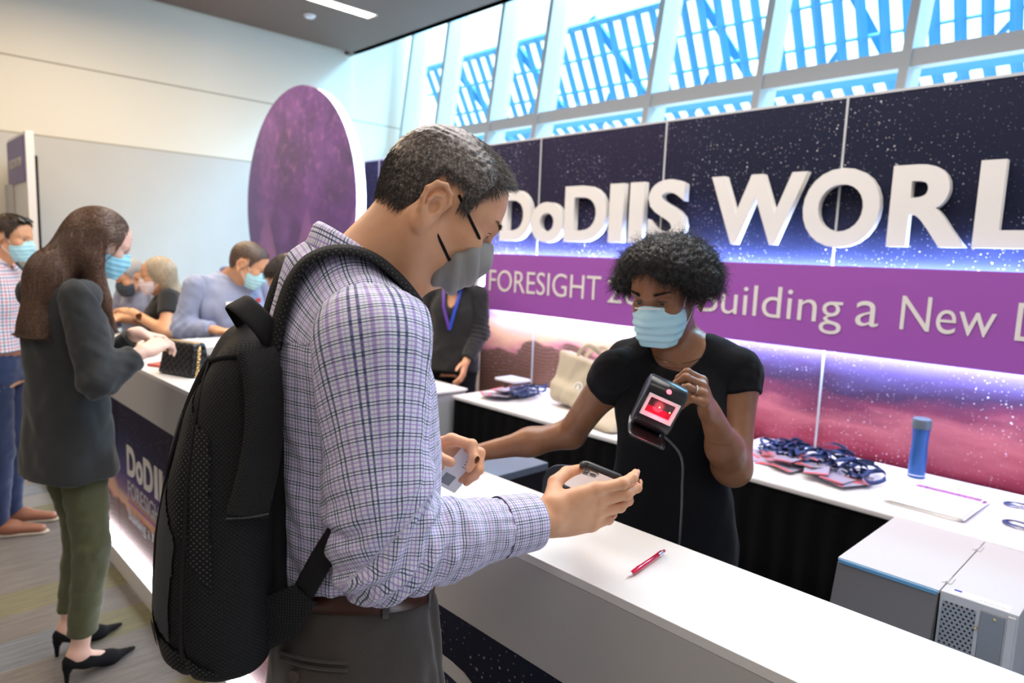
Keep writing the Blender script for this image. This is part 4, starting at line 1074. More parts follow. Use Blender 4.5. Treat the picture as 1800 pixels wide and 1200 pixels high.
# ------------------------------------------------------------ backpack, phone, card
def ribbon(name, pts, nrmls, w, th, mat, parent, ridge=0.0, n_out=None, label=None, seg=12):
    """flat padded band along pts with outward normals"""
    n = len(pts); P = np.array(pts); N = np.array(nrmls); T = np.gradient(P, axis=0); T /= np.linalg.norm(T, axis=1)[:, None]
    V = []; U = []; F = []; acc = 0; sec = []
    for j in range(seg): sec.append((-1 + 2 * j / (seg - 1), 1))
    for j in range(seg): sec.append((1 - 2 * j / (seg - 1), -1))
    m = len(sec)
    for i in range(n):
        if i: acc += np.linalg.norm(P[i] - P[i - 1])
        nn = nrm(N[i] - T[i] * (N[i] @ T[i])); b = np.cross(T[i], nn); wi = w if np.isscalar(w) else w[i]
        for (x, s) in sec:
            e = (1 - abs(x) ** 6) ** 0.5 if abs(x) < 1 else 0
            h = th * (0.25 + 0.75 * e) * (1 if s > 0 else 0) + (ridge * math.cos(x * PI * 1.0) * e if s > 0 else 0)
            V.append(P[i] + b * x * wi / 2 + nn * h); U.append((x * wi / 2, acc))
    for i in range(n - 1):
        for j in range(m): F.append((i * m + j, i * m + (j + 1) % m, (i + 1) * m + (j + 1) % m, (i + 1) * m + j))
    me = npmesh(name, V, F); set_uv(me, np.array(U)); o = link(name, me, mat, parent, True, label); return o
def weave(name, a, b, per=0.006, rough=.75, angle=1.0, contrast=1.0):
    q = NB(name); u, v, _ = q.xyz(q.attr()); s1 = q.m2('SINE', q.m2('MULTIPLY', q.m2('ADD', u, q.m2('MULTIPLY', v, angle)), 6.283 / per)); s2 = q.m2('SINE', q.m2('MULTIPLY', q.m2('SUBTRACT', u, q.m2('MULTIPLY', v, angle)), 6.283 / per))
    m = q.m2('MULTIPLY', q.mapr(s1, -.4, .9), q.mapr(s2, -.4, .9)); q.set(color=q.mix(m, a, b), rough=rough, spec=.3); q.bump(m, 0.6 * contrast, 0.0015); return q.m
def build_pack():
    B = MAN['B']; tor = MAN['tor']
    t = thing('backpack', 'black woven fabric backpack worn on the back of the plaid shirt', 'backpack', tuple(B.p(0, -.22, 1.05)))
    base = weave('pack_weave', (0.006, 0.006, 0.007), (0.030, 0.032, 0.034), .0062); grey = weave('pack_grey_panel', (0.026, 0.029, 0.034), (0.085, 0.092, 0.100), .0034, .65)
    dots = weave('pack_dotted_panel', (0.004, 0.004, 0.005), (0.070, 0.072, 0.074), .0078, .8); web = weave('pack_webbing', (0.006, 0.006, 0.007), (0.014, 0.014, 0.015), .003)
    sec = [(1.00, .02, -.200, .095, .050), (1.04, .02, -.213, .135, .080), (1.12, .015, -.220, .152, .088), (1.22, .01, -.217, .150, .085), (1.32, .01, -.208, .140, .076), (1.40, .01, -.197, .128, .064), (1.46, .01, -.186, .112, .050), (1.51, .01, -.172, .092, .034), (1.54, .01, -.162, .070, .022)]
    core = [loft(B, sec, .03, e=2.6, cap=.05)]
    def uvf(V): q = B.loc(V); th = np.arctan2(q[:, 0] - .01, -(q[:, 1] + .22)); return np.stack([th * .135, q[:, 2]], 1)
    def bd(V):
        q = B.loc(V); th = np.arctan2(q[:, 0] - .01, -(q[:, 1] + .22))
        seam = 0
        for a in (-.75, .30, 1.22): seam = seam - .006 * np.exp(-((th - a - .25 * (q[:, 2] - 1.25)) / .045) ** 2)
        return .006 * snoise(np.stack([q[:, 0], q[:, 1], q[:, 2] * .5], 1), 5, 21, 2) + seam
    lo, hi = B.o + [-.5, -.6, .95], B.o + [.4, .2, 1.65]
    sdf_obj('main_compartment', core, lo, hi, .006, base, t, disp=bd, uv=uvf)
    def shell(name, mat, test, off=.0022, label=None):
        pr = [Pr(lambda P: core[0].f(P) - off, .001)]
        def cut(V): q = B.loc(V); th = np.arctan2(q[:, 0] - .01, -(q[:, 1] + .22)); return ~test(th, q[:, 2])
        sdf_obj(name, pr, lo, hi, .005, mat, t, disp=bd, uv=uvf, cut=cut, label=label)
    shell('side_panel', grey, lambda th, z: (th > .38) & (th < 1.12 + .35 * (z - 1.2)) & (z > 1.165 - .10 * (th - .4)) & (z < 1.43 - .22 * (th - .3)), label='smooth dark grey side panel')
    shell('side_panel', grey, lambda th, z: (th > -.55) & (th < .20) & (z > 1.20) & (z < 1.40), label='smooth dark grey back panel')
    shell('lower_panel', dots, lambda th, z: (th > .32) & (th < 1.9) & (z < 1.15 - .08 * (th - .4)) & (z > 1.05), label='coarse dotted lower panel')
    shell('upper_panel', dots, lambda th, z: (th > .45) & (th < 1.5) & (z < 1.50 - .1 * (th - .4)) & (z > 1.435 - .22 * (th - .3)), label='coarse dotted upper panel')
    sdf_obj('back_panel', [rbox(B.p(.0, -.140, 1.27), (.098, .016, .21), .012, .02, B.A)], lo, hi, .008, web, t)
    # side grab strap, a broad vertical band
    pts = []; ns = []
    for i in range(24):
        z = 1.285 + .220 * i / 23; th = 1.78 + .22 * math.sin(i / 23 * 2); o = B.p(.01 + .4 * math.sin(th), -.22 - .4 * math.cos(th), z); d = B.p(.01, -.22, z) - o
        p = trace(core, o, d, 1, .008); pts.append(p); ns.append(-nrm(d))
    ribbon('side_band', pts, ns, .058, .010, weave('pack_band', (0.006, 0.006, 0.007), (0.045, 0.045, 0.044), .0048), t)
    MB().tube(spline([pts[0] + ns[0] * .004 + B.v(0, -.027, 0), pts[0] + ns[0] * .009, pts[0] + ns[0] * .004 + B.v(0, .027, 0)], 8), .0012, 6).build('stitching', sm('stitch_dark', (.07, .07, .07), .7), t)
    # zip flap and opening at the top
    for th0, th1, z in ((.2, 2.2, 1.60), ):
        P = [trace(core, B.p(.01 + .4 * math.sin(a), -.20 - .4 * math.cos(a), z), B.p(.01, -.17, 1.46) - B.p(.01 + .4 * math.sin(a), -.20 - .4 * math.cos(a), z), .6, .003) for a in np.linspace(th0, th1, 20)]
        MB().tube(P, .004, 8).build('zip', M['blackcloth'], t, True)
    for a in (.28, 1.25, -.78):
        P = [trace(core, B.p(.01 + .4 * math.sin(a + .2 * (z - 1.25)), -.22 - .4 * math.cos(a + .2 * (z - 1.25)), z), B.p(.01, -.22, z) - B.p(.01 + .4 * math.sin(a + .2 * (z - 1.25)), -.22 - .4 * math.cos(a + .2 * (z - 1.25)), z), 1, .002) for z in np.linspace(1.08, 1.48, 26)]
        MB().tube(P, .0028, 6).build('piping', web, t, True)
    shell('logo_patch', web, lambda th, z: (abs(th - .80) < .10) & (abs(z - 1.105) < .022), .0048, 'small square dark patch')
    a = .62; o = B.p(.01 + .4 * math.sin(a), -.22 - .4 * math.cos(a), 1.105); d = nrm(B.p(.01, -.22, 1.105) - o); p = trace(core, o, d, 1, .004); s = nrm(np.cross(d, B.U))
    # top haul loop
    hp = [B.p(.085, -.135, 1.500), B.p(.088, -.155, 1.535), B.p(.070, -.180, 1.562), B.p(.035, -.190, 1.566), B.p(.005, -.180, 1.545), B.p(.0, -.155, 1.50)]
    sp = spline(hp, 24); cen = B.p(.045, -.15, 1.50); ribbon('haul_loop', sp, [nrm(x - cen) for x in sp], .036, .003, web, t)
    # shoulder straps follow the shirt over the shoulders
    padm = weave('strap_mesh', (0.005, 0.005, 0.006), (0.042, 0.046, 0.046), .0058, .8, .6)
    for sx in (1, -1):
        pts = []; ns = []; ws = []
        for i in range(44):
            f = i / 43; ph = PI * (1.0 - .72 * f)   # from the back, over the top, to the front
            x = sx * (.072 + .085 * max(0, f - .45) + .02 * max(0, .4 - f)); c = B.p(x, -.02, 1.47); dr = B.F * math.cos(ph) * 1.0 + B.U * math.sin(ph)
            o = c + dr * .35; p = trace(tor, o, -dr, 1, .004); pts.append(p); ns.append(dr); ws.append(.062 - .012 * f)
        P = np.array(pts)
        for _ in range(6): P[1:-1] = (P[:-2] + 2 * P[1:-1] + P[2:]) / 4
        start = B.p(sx * .080, -.150, 1.49); k = 6
        P = np.vstack([[start + (P[0] - start) * j / k for j in range(k)], P]); ns = [B.v(0, -1, 0)] * k + ns; ws = [.05] * k + ws
        ribbon('shoulder_strap', P, ns, ws, .013, padm, t, ridge=.0022)
        low = [P[-1], B.p(sx * .142, .052, 1.48), B.p(sx * .178, .0, 1.39), B.p(sx * .205, -.055, 1.285), B.p(sx * .184, -.088, 1.215), B.p(sx * .155, -.112, 1.15)]
        sp = spline(low, 30); ribbon('lower_webbing', sp, [nrm(x - B.p(0, 0, x[2])) for x in sp], .034, .003, web, t)
        if sx > 0: ribbon('wing', [B.p(sx * .105, -.185, 1.09), B.p(sx * .140, -.140, 1.115), B.p(sx * .160, -.106, 1.155)], [B.v(sx, -.3, 0)] * 3, [.10, .075, .040], .006, base, t)
build_pack()

def slab(mb, o, X, Y, N, w, h, th, r, seg=6):
    """rounded plate: o corner-centre, X width dir, Y height dir, N thickness dir"""
    pts = []
    for cx, cy, a0 in ((w / 2 - r, h / 2 - r, 0), (-w / 2 + r, h / 2 - r, 90), (-w / 2 + r, -h / 2 + r, 180), (w / 2 - r, -h / 2 + r, 270)):
        for i in range(seg + 1):
            a = math.radians(a0 + 90 * i / seg); pts.append(o + X * (cx + r * math.cos(a)) + Y * (cy + r * math.sin(a)))
    mb.poly(pts, N * 0, N * th); return mb
def build_phone():
    t0 = at(1060, 832, 1.238); X = nrm(CR @ np.array([.925, .38, 0.03])); L = nrm(CR @ np.array([.034, .080, .120])); L = nrm(L - X * (L @ X)); N = nrm(np.cross(X, L))
    if N @ V3(0, 0, 1) > 0: N = -N          # N = out of the phone's back
    c = t0 + L * .075
    t = thing('phone', 'smartphone in black bumper case held over the white counter', 'phone', tuple(c))
    slab(MB(), c - N * .0085, X, L, N, .078, .152, .0085, .013).build('body', sm('phone_back_reflection', (0.72, 0.56, 0.54), .12, .25, coat=.6), t, label='mirror-like pinkish back')  # pinkish reflection is put into the back's base colour
    b = MB(); n = 48; V = []; F = []
    ring = []
    for cx, cy, a0 in ((.039 - .013, .076 - .013, 0), (-.026, .063, 90), (-.026, -.063, 180), (.026, -.063, 270)):
        for i in range(9):
            a = math.radians(a0 + 90 * i / 8); ring.append((cx + .013 * math.cos(a), cy + .013 * math.sin(a), math.cos(a), math.sin(a)))
    m = len(ring); prof = [(-.0015, .0018), (.0008, .0026), (.003, .001), (.0034, -.004), (.003, -.010), (.0008, -.0112), (-.0015, -.0105)]
    for (x, y, nx, ny) in ring:
        for (o, h) in prof: V.append(c + X * (x + nx * o) + L * (y + ny * o) + N * h)
    k = len(prof)
    for i in range(m):
        for j in range(k): F.append((i * k + j, i * k + (j + 1) % k, ((i + 1) % m) * k + (j + 1) % k, ((i + 1) % m) * k + j))
    link('bumper_case', npmesh('case', V, F), sm('bumper_rubber', (0.018, 0.019, 0.022), .35), t, True)
    slab(MB(), c - N * .0092, X, L, -N, .072, .146, .0004, .010).build('screen', emis('phone_screen', (.75, .78, .85), .8), t)
    cm_ = c - X * .019 - L * .052
    o = slab(MB(), cm_ + N * .0002, X, L, N, .031, .033, .0016, .009).build('camera_bump', sm('camera_glass', (0.30, 0.24, 0.23), .1, .6), t)
    Rn = np.array(Vector(N).to_track_quat('Z', 'Y').to_matrix())
    for dx, dy in ((-.007, -.007), (-.007, .007), (.007, 0)):
        MB().lathe([(0, .0024), (.0042, .0024), (.0056, .0028), (.006, .0018)], cm_ + X * dx + L * dy, 20, Rn).build('lens', M['black'], o, True)
build_phone()
def build_card():
    a, b_, c_, d_ = at(823, 800, 1.262), at(778, 852, 1.262), at(800, 848, 1.262), at(826, 802, 1.262)
    up = nrm(CR @ np.array([.62, -.72, -.12])); X = nrm(CR @ np.array([.80, .50, .55])); X = nrm(X - up * (X @ up)); N = nrm(np.cross(X, up)); c = at(806, 826, 1.245)
    t = thing('name_badge_card', 'small white printed card pinched between thumb and fingers', 'card', tuple(c))
    slab(MB(), c, X, up, N, .054, .086, .0008, .003).build('card', sm('card_plastic', (0.72, 0.73, 0.78), .3), t)
    if N @ (CAM - c) < 0: N = -N
    X2 = X if True else X
    MB().poly([c + N * .0009 + X2 * x - up * y for x, y in ((-.018, .014), (.006, .014), (.006, .036), (-.018, .036))], N * 0, N * .0002).build('grey_block', sm('card_grey', (.22, .25, .28), .5), t)
    for i in range(5):
        y = -.034 + i * .006
        MB().poly([c + N * .0009 + X2 * x - up * yy for x, yy in ((.0, y), (.022, y), (.022, y + .0015), (.0, y + .0015))], N * 0, N * .0002).build('print_line', sm('card_ink', (.12, .13, .16), .5), t)
build_card()
# ------------------------------------------------------------ woman behind the counter, holding the scanner
def curly_hair(H, s, mat, parent, blobs, cuts, n=5200, L=.035, inside=None):
    A = H.A; P_ = lambda x, y, z: H.p(x * s, y * s, z * s)
    pr = [el(P_(*c), np.array(r) * s, .03, A) for c, r in blobs] + [el(P_(*c), np.array(r) * s, .012, A, '-') for c, r in cuts]
    V, F = sdf_geo(pr, H.o - .24, H.o + .24, .004); V = smooth_geo(V, F, 1); N = normals(V, F)
    V = V + N * (.004 * snoise(V, 38, 31, 2) + .003 * snoise(V, 95, 32, 1))[:, None]
    link('hair', npmesh('hair', V, F), mat, parent, True)
    R_, N_ = sample_surf(V, F, n); q = H.loc(R_) / s
    D = N_ + nrm_rows(H.v(0, -.2, -.9)[None] + H.R[None] * np.sign(q[:, :1]) * .5) * .5
    V2, F2 = strands(R_ - N_ * .006, D / np.linalg.norm(D, axis=1)[:, None], L * RNG.uniform(.5, 1.2, n), .00055, 12, grav=.7, curl=.0032, cfreq=3.4, jitter=.35)
    link('hair', npmesh('hair_strands', V2, F2), mat, parent)
def nrm_rows(a): return a / (np.linalg.norm(a, axis=1)[:, None] + 1e-12)
def build_staff():
    B = Frame((-.940, 1.505, 0), (.42, -.91, 0)); F2, U2 = tilt((.165, -.985, 0), math.radians(19), math.radians(2)); hs = .955
    H = Frame(at(1168, 511, 1.665), F2, U2)
    t = thing('person', 'person in black dress and pale blue mask holding a barcode scanner', 'person', (-.94, 1.505, 0))
    S, E, W = at(1080, 654, 1.71), at(1004, 762, 1.895), V3(-1.372, 1.222, 1.108)
    S2, E2, W2 = at(1296, 655, 1.69), at(1288, 822, 1.63), at(1250, 728, 1.50)
    nb = B.p(0, -.02, 1.425)
    pr = head_prims(H, hs, True, True, False) + [rc(nb, H.p(0, -.03, -.05), .050, .046, .035), rc(B.p(0, .03, 1.41), H.p(0, .025, -.07), .034, .028, .04),
          loft(B, [(.80, 0, 0, .16, .12), (.96, 0, 0, .165, .12), (1.12, 0, .0, .122, .092), (1.26, 0, .0, .135, .098), (1.36, 0, -.005, .145, .09), (1.42, 0, -.015, .11, .07), (1.46, 0, -.02, .06, .05)], .04),
          rc(nb, B.p(.14, -.005, 1.385), .040, .042, .05), rc(nb, B.p(-.14, -.005, 1.385), .040, .042, .05),
          rc(S, E, .044, .039, .05), rc(E, E + (W - E) * .45, .039, .035, .02), rc(E + (W - E) * .45, W, .036, .0235, .03), rc(S2, E2, .050, .042, .05), rc(E2, E2 + (W2 - E2) * .4, .042, .038, .02), rc(E2 + (W2 - E2) * .4, W2, .038, .024, .03)]
    npr = pr[:-6]
    for x in (-1, 1): pr += [rc(B.p(x * .08, 0, .85), B.p(x * .085, .01, .47), .085, .052, .03), rc(B.p(x * .085, .01, .47), B.p(x * .09, -.02, .11), .052, .032, .02), rc(B.p(x * .09, -.03, .07), B.p(x * .095, .11, .03), .030, .024, .02)]
    h1, tp1 = hand_prims(W, V3(-.20, -.95, -.10), V3(0, -.1, 1), -1, .93, curl=[(.25, .35, .25)] * 4)
    yd = nrm(at(1234, 676, 1.435) - W2); zd = nrm(CR @ np.array([.90, -.12, -.30]))
    h2, tp2 = hand_prims(W2, yd, zd, 1, .93, curl=[(.72, 1.45, .25), (.70, 1.45, .25), (.72, 1.4, .25), (.8, 1.4, .3)], thumb=[(.60, .45, -.66), (.45, .35, -.82), (.25, .15, -.95)], spread=.06); jn = list(JN)
    pr += h1 + h2
    r_ = .0024; zones = [(H.o, .20, r_), (W + V3(-.01, -.07, 0), .14, r_), (W2 + yd * .05, .14, r_), ((E + W) / 2, .18, r_), ((S + E) / 2, .18, r_), ((S2 + E2) / 2, .18, r_), ((E2 + W2) / 2, .17, r_), (B.p(0, .05, 1.42), .16, r_)]
    body_obj(t, pr, [B.p(-.3, -.2, .03), B.p(.3, .2, 1.75), E, W + V3(0, -.2, 0), E2, W2, S2], zones, SK['dark'])
    nails(t, tp2[:4], skin_mat('nail_pink', (.66, .36, .28), (.70, .40, .32), .2), .93, 1.45)
    MAN['staff'] = dict(B=B, H=H, W2=W2, tips=tp2, yd=yd, zd=zd)
    eyes(H, hs, t, (.015, .008, .005), (-.05, -.22)); brows(H, hs, hair_mat('brow_black', (.008, .005, .004), (.02, .012, .009)), t, .0016, .002, 260)
    bm = NB('surgical_mask_blue'); bm.set(color=(.46, .74, .86, 1), rough=.7, sss=.1); bm.bump(bm.noise(bm.obj(), 700, 2), .15, .0005)
    lw = sm('elastic_white', (.8, .8, .82), .6)
    face_mask(H, hs, bm.m, t, pr[:40], pleat=.0020, tuck=.0012, loops=.0016, loopmat=lw)
    MB().tube([H.p(x * hs, (.111 - 5.6 * x * x - (30 * abs(x) ** 3)) * hs, (-.0065 - 1.6 * x * x) * hs) for x in np.linspace(-.034, .034, 13)], .0018, 6, flat=(H.F, .7)).build('mask_edge', lw, t, True, label='white folded mask edge')
    hm = hair_mat('hair_black_curly', (.006, .005, .005), (.016, .013, .012), rough=.5)
    blobs = [((0, -.030, .072), (.096, .108, .062)), ((.078, -.012, .048), (.042, .070, .048)), ((-.080, -.020, .045), (.050, .075, .055)), ((0, .035, .098), (.070, .055, .034)), ((-.045, .055, .078), (.045, .035, .030)), ((0, -.07, .01), (.080, .060, .065)), ((.100, .0, .028), (.030, .045, .028)), ((-.108, -.02, .020), (.028, .05, .035))]
    curly_hair(H, hs, hm, t, blobs, [((.012, .105, .022), (.062, .060, .052)), ((0, .11, -.05), (.08, .075, .07))])
    # dress
    dm = cloth('black_dress_cloth', (.004, .004, .005), .9, 1200, .2, (.006, .006, .008)); dm.node_tree.nodes['Principled BSDF'].inputs['Specular IOR Level'].default_value = .15; dm.node_tree.nodes['Principled BSDF'].inputs['Sheen Weight'].default_value = .03
    a1, a2 = nrm(E - S), nrm(E2 - S2)
    dr = [loft(B, [(.60, 0, 0, .19, .14), (.80, 0, 0, .188, .145), (.96, 0, 0, .180, .132), (1.12, 0, .004, .140, .108), (1.20, 0, .008, .143, .112), (1.28, 0, .01, .153, .122), (1.36, 0, .0, .158, .106), (1.42, 0, -.012, .13, .082), (1.455, 0, -.02, .075, .06)], .05),
          el(B.p(.062, .085, 1.275), (.060, .050, .058), .05), el(B.p(-.062, .085, 1.275), (.060, .050, .058), .05),
          rc(B.p(.02, -.01, 1.42), B.p(.14, -.005, 1.392), .050, .050, .04), rc(B.p(-.02, -.01, 1.42), B.p(-.14, -.005, 1.392), .050, .050, .04), rc(S, S + a1 * .07, .048, .050, .03), rc(S2, S2 + a2 * .07, .052, .056, .03),
          half(S + a1 * .062 + V3(0, 0, .0), nrm(a1 + B.R * .25), .003), half(S2 + a2 * .062, nrm(a2 - B.R * .25), .003),
          el(B.p(0, .075, 1.478), (.078, .10, .092), .004, B.A, '-'), el(B.p(0, -.01, 1.52), (.072, .075, .085), .004, B.A, '-')]
    # cap sleeves are cut separately so the planes do not touch the skirt
    tor = dr[:5] + [rc(B.p(.07, -.012, 1.405), S + V3(0, 0, .0), .046, .045, .03), rc(B.p(-.07, -.012, 1.405), S2 + V3(0, 0, .006), .050, .053, .03)] + dr[9:]
    def dd(V): q = B.loc(V); return .0035 * snoise(np.stack([q[:, 0] + .5 * q[:, 2], q[:, 1], q[:, 2] * .5], 1), 8, 41, 2) + .003 * np.exp(-((q[:, 2] - 1.36) / .05) ** 2) * np.sin(q[:, 0] * 90) * (q[:, 1] > .03)
    lo, hi = B.o + [-.4, -.4, .5], B.o + [.4, .4, 1.6]
    sdf_obj('dress', tor + [half(B.p(0, 0, .55), -B.U)], lo, hi, .0055, dm, t, disp=dd)
    for (s_, a_, q_, hh) in ((S, a1, 1, dr[7]), (S2, a2, -1, dr[8])):
        g_ = 0 if q_ > 0 else .007
        cs = [rc(B.p(q_ * .10, -.005, 1.40), s_ + V3(0, 0, .004), .046 + g_, .047 + g_, .03), rc(s_, s_ + a_ * .10, .0485 + g_, .057 + g_ * .6, .03), hh]
        sdf_obj('cap_sleeve', cs, s_ - .2, s_ + .2, .004, dm, t, disp=lambda V: .0025 * snoise(V, 14, 44))
    # jewellery
    gold = M['gold']; pts = []
    for i in range(31):
        th = (-1 + 2 * i / 30) * 2.2; o = B.p(.25 * math.sin(th), .25 * math.cos(th) - .0, 1.452 - .048 * math.cos(th / 1.25) ** 2); c = B.p(0, -.005, o[2]); pts.append(trace(npr, o, c - o, .5, .0016))
    MB().tube(pts, .0011, 5).build('necklace', gold, t, True)
    c = pts[15]; MB().lathe([(0, .003), (.0028, .0), (0, -.003)], c + V3(0, 0, -.003) + B.F * .002, 10).build('pendant', gold, t, True)
    k0 = h2[0]; mcp = jn[3] - (jn[4] - jn[3]) * 0; a_ = W2 + (yd * .092 + nrm(np.cross(yd, nrm(zd - yd * (zd @ yd)))) * -.0105) * .93; b_ = jn[6]; c = a_ * .45 + b_ * .55; ax = nrm(b_ - a_); e1 = nrm(np.cross(ax, V3(0, 0, 1))); e2 = np.cross(ax, e1)
    ro = MB().tube([c + (e1 * math.cos(a) + e2 * math.sin(a)) * .0102 for a in np.linspace(0, 2 * PI, 25)[:-1]], .0012, 6, closed=True).build('ring', M['silver'], t, True, label='silver ring with clear stones')
    for q in (1, -1):
        MB().lathe([(0, .0035), (.003, .001), (.0035, -.001), (0, -.0035)], H.p(q * .084 * hs, -.008 * hs, -.045 * hs), 10).build('earring', M['silver'], t, True)
    for x in (-1, 1):
        sh = [rc(B.p(x * .09, -.035, .045), B.p(x * .095, .05, .04), .036, .035, .03), rc(B.p(x * .095, .05, .04), B.p(x * .10, .14, .02), .035, .024, .03), half(B.p(0, 0, .003), -B.U)]
        c = B.p(x * .095, .04, .04); sdf_obj('shoe', sh, c - .18, c + .18, .007, M['black'], t)
    return dict(B=B, H=H, W2=W2, tips=tp2, yd=yd, zd=zd)
STAFF = build_staff()
def build_scanner():
    X = nrm(CR @ np.array([.90, .40, -.02])); n = CR @ np.array([-.22, .10, -.97]); n = nrm(n - X * (n @ X)); U = nrm(np.cross(n, X))
    if U @ V3(0, 0, 1) < 0: U = -U
    c = at(1160, 708, 1.385); t = thing('barcode_scanner', 'black handheld presentation scanner with a red lit window', 'scanner', tuple(c))
    P = lambda x, y, z: c + X * x + n * y + U * z     # y toward its front
    blk = sm('scanner_plastic', (.016, .016, .020), .28)
    prof = [(-.030, .030), (-.022, .042), (-.006, .049), (.012, .046), (.024, .036), (.028, .024), (.027, .010), (.020, -.020), (.016, -.052), (-.012, -.054), (-.020, -.030), (-.028, .005)]
    sp = spline([P(0, a, b) for a, b in prof + prof[:1]], 60)[:-1]
    xs_ = [-.0405, -.0395, -.036, 0, .036, .0395, .0405]; sc_ = [.90, .96, 1, 1, 1, .96, .90]; V = []; F = []
    cen = P(0, 0, 0); m = len(sp)
    for x, k in zip(xs_, sc_):
        for p_ in sp: V.append(cen + (p_ - cen) * k + X * x)
    for i in range(len(xs_) - 1):
        for j in range(m): F.append((i * m + j, i * m + (j + 1) % m, (i + 1) * m + (j + 1) % m, (i + 1) * m + j))
    F.append(tuple(range(m))[::-1]); F.append(tuple(range((len(xs_) - 1) * m, len(xs_) * m)))
    link('body', pymesh('body', V, F), blk, t, True).data.set_sharp_from_angle(angle=math.radians(40))
    yf = lambda z: .0285 - max(0, (.012 - z)) * .17 + .0006
    def frame(name, w0, w1, z0, z1, i0, i1, y0, y1, mat, label=None):
        ring = lambda w, za, zb, y, sh: [P(-w, yf(za) + y, za), P(w, yf(za) + y, za), P(w * 1.0, yf(zb) + y, zb), P(-w, yf(zb) + y, zb)]
        b = MB(); A_ = [b.b.verts.new(v) for v in ring(w0, z0, z1, y0, 0)]; C_ = [b.b.verts.new(v) for v in ring(w0, z0, z1, y1, 0)]; D_ = [b.b.verts.new(v) for v in ring(w1, i0, i1, y1, 0)]; E_ = [b.b.verts.new(v) for v in ring(w1 * .93, i0 + .002, i1 - .002, y0 - .004, 0)]
        for a_, c_ in ((A_, C_), (C_, D_), (D_, E_)):
            for i in range(4): b.b.faces.new((a_[i], a_[(i + 1) % 4], c_[(i + 1) % 4], c_[i]))
        bmesh.ops.bevel(b.b, geom=[e for e in b.b.edges], offset=.0008, segments=2, affect='EDGES')
        return b.build(name, mat, t, False, label)
    frame('window_frame', .0335, .0275, -.031, .017, -.024, .011, -.001, .0035, sm('frame_white', (.85, .80, .82), .35), 'white bevelled window frame')
    q = NB('scan_window'); q.set(color=(.22, .006, .03, 1), rough=.08, em=(.75, .015, .07, 1), ems=.10, coat=.3)
    MB().poly([P(-.0262, yf(-.0225) - .003, -.0225), P(.0262, yf(-.0225) - .003, -.0225), P(.0262, yf(.0095) - .003, .0095), P(-.0262, yf(.0095) - .003, .0095)], n * 0, -n * .001).build('window', q.m, t, label='dark red glowing window')
    red = emis('red_light', (1, .05, .08), 6)
    MB().poly([P(-.026, yf(-.0225) - .0025, -.0235), P(.026, yf(-.0225) - .0025, -.0235), P(.026, yf(-.0225) - .0015, -.0215), P(-.026, yf(-.0225) - .0015, -.0215)], n * 0, n * .0004).build('light_bar', emis('red_bar', (1, .10, .14), 2.0), t)
    for x, z in ((-.002, -.004), (.021, -.006)): MB().lathe([(0, .0008), (.0013, .0)], P(x, yf(z) - .0019, z), 10, np.array(Vector(n).to_track_quat('Z', 'Y').to_matrix())).build('laser_dot', emis('laser', (1, .3, .08), 12), t)
    dnr = nrm(n * .75 + U * .65); Rn = np.array(Vector(dnr).to_track_quat('Z', 'Y').to_matrix())
    bt = P(.001, .0195, .0385); MB().lathe([(0, .0035), (.004, .003), (.006, .0008), (.0062, -.002)], bt, 20, Rn).build('button', M['black'], t, True)
    MB().lathe([(0, .0026), (.0045, .0022), (.0058, .0)], bt - dnr * .0 + nrm(n - U) * .0085, 16, Rn).build('status_light', emis('status_red', (1, .12, .16), 2.5), t, True)
    # foot plate and hinge
    V = []; F = []; k = 10
    for i in range(k + 1):
        s_ = i / k; y = -.030 + .085 * s_; z = -.062 - .012 * s_ + .016 * max(0, .35 - s_) ** 1.2 * 2
        for x in np.linspace(-.040, .040, 9):
            w = 1 - .12 * max(0, s_ - .85) / .15; V.append(P(x * w, y, z)); 
    for i in range(k):
        for j in range(8): a = i * 9 + j; F.append((a, a + 1, a + 10, a + 9))
    o = link('foot_plate', pymesh('foot', V, F), sm('foot_metal', (.05, .045, .048), .25, .7), t, True); o.modifiers.new('s', 'SOLIDIFY').thickness = .0022
    MB().cyl(P(-.03, -.010, -.056), P(.03, -.010, -.056), .007, .007, 16).build('hinge', blk, t, True)
    cb = spline([P(.022, -.015, -.056), at(1196, 800, 1.42), at(1199, 860, 1.43), at(1196, 930, 1.44), at(1190, 1000, 1.45)], 40)
    MB().tube(cb, .0026, 8).build('cable', sm('cable_grey', (.03, .03, .033), .4), t, True)
    lt = bpy.data.lights.new('scanner_light', 'POINT'); lt.energy = .10; lt.color = (1, .08, .12); lt.shadow_soft_size = .012; lo_ = bpy.data.objects.new('scanner_light', lt); COL.objects.link(lo_); lo_.location = P(0, .040, -.015); lo_.parent = t; lo_.matrix_parent_inverse = pmat(t).inverted()
build_scanner()
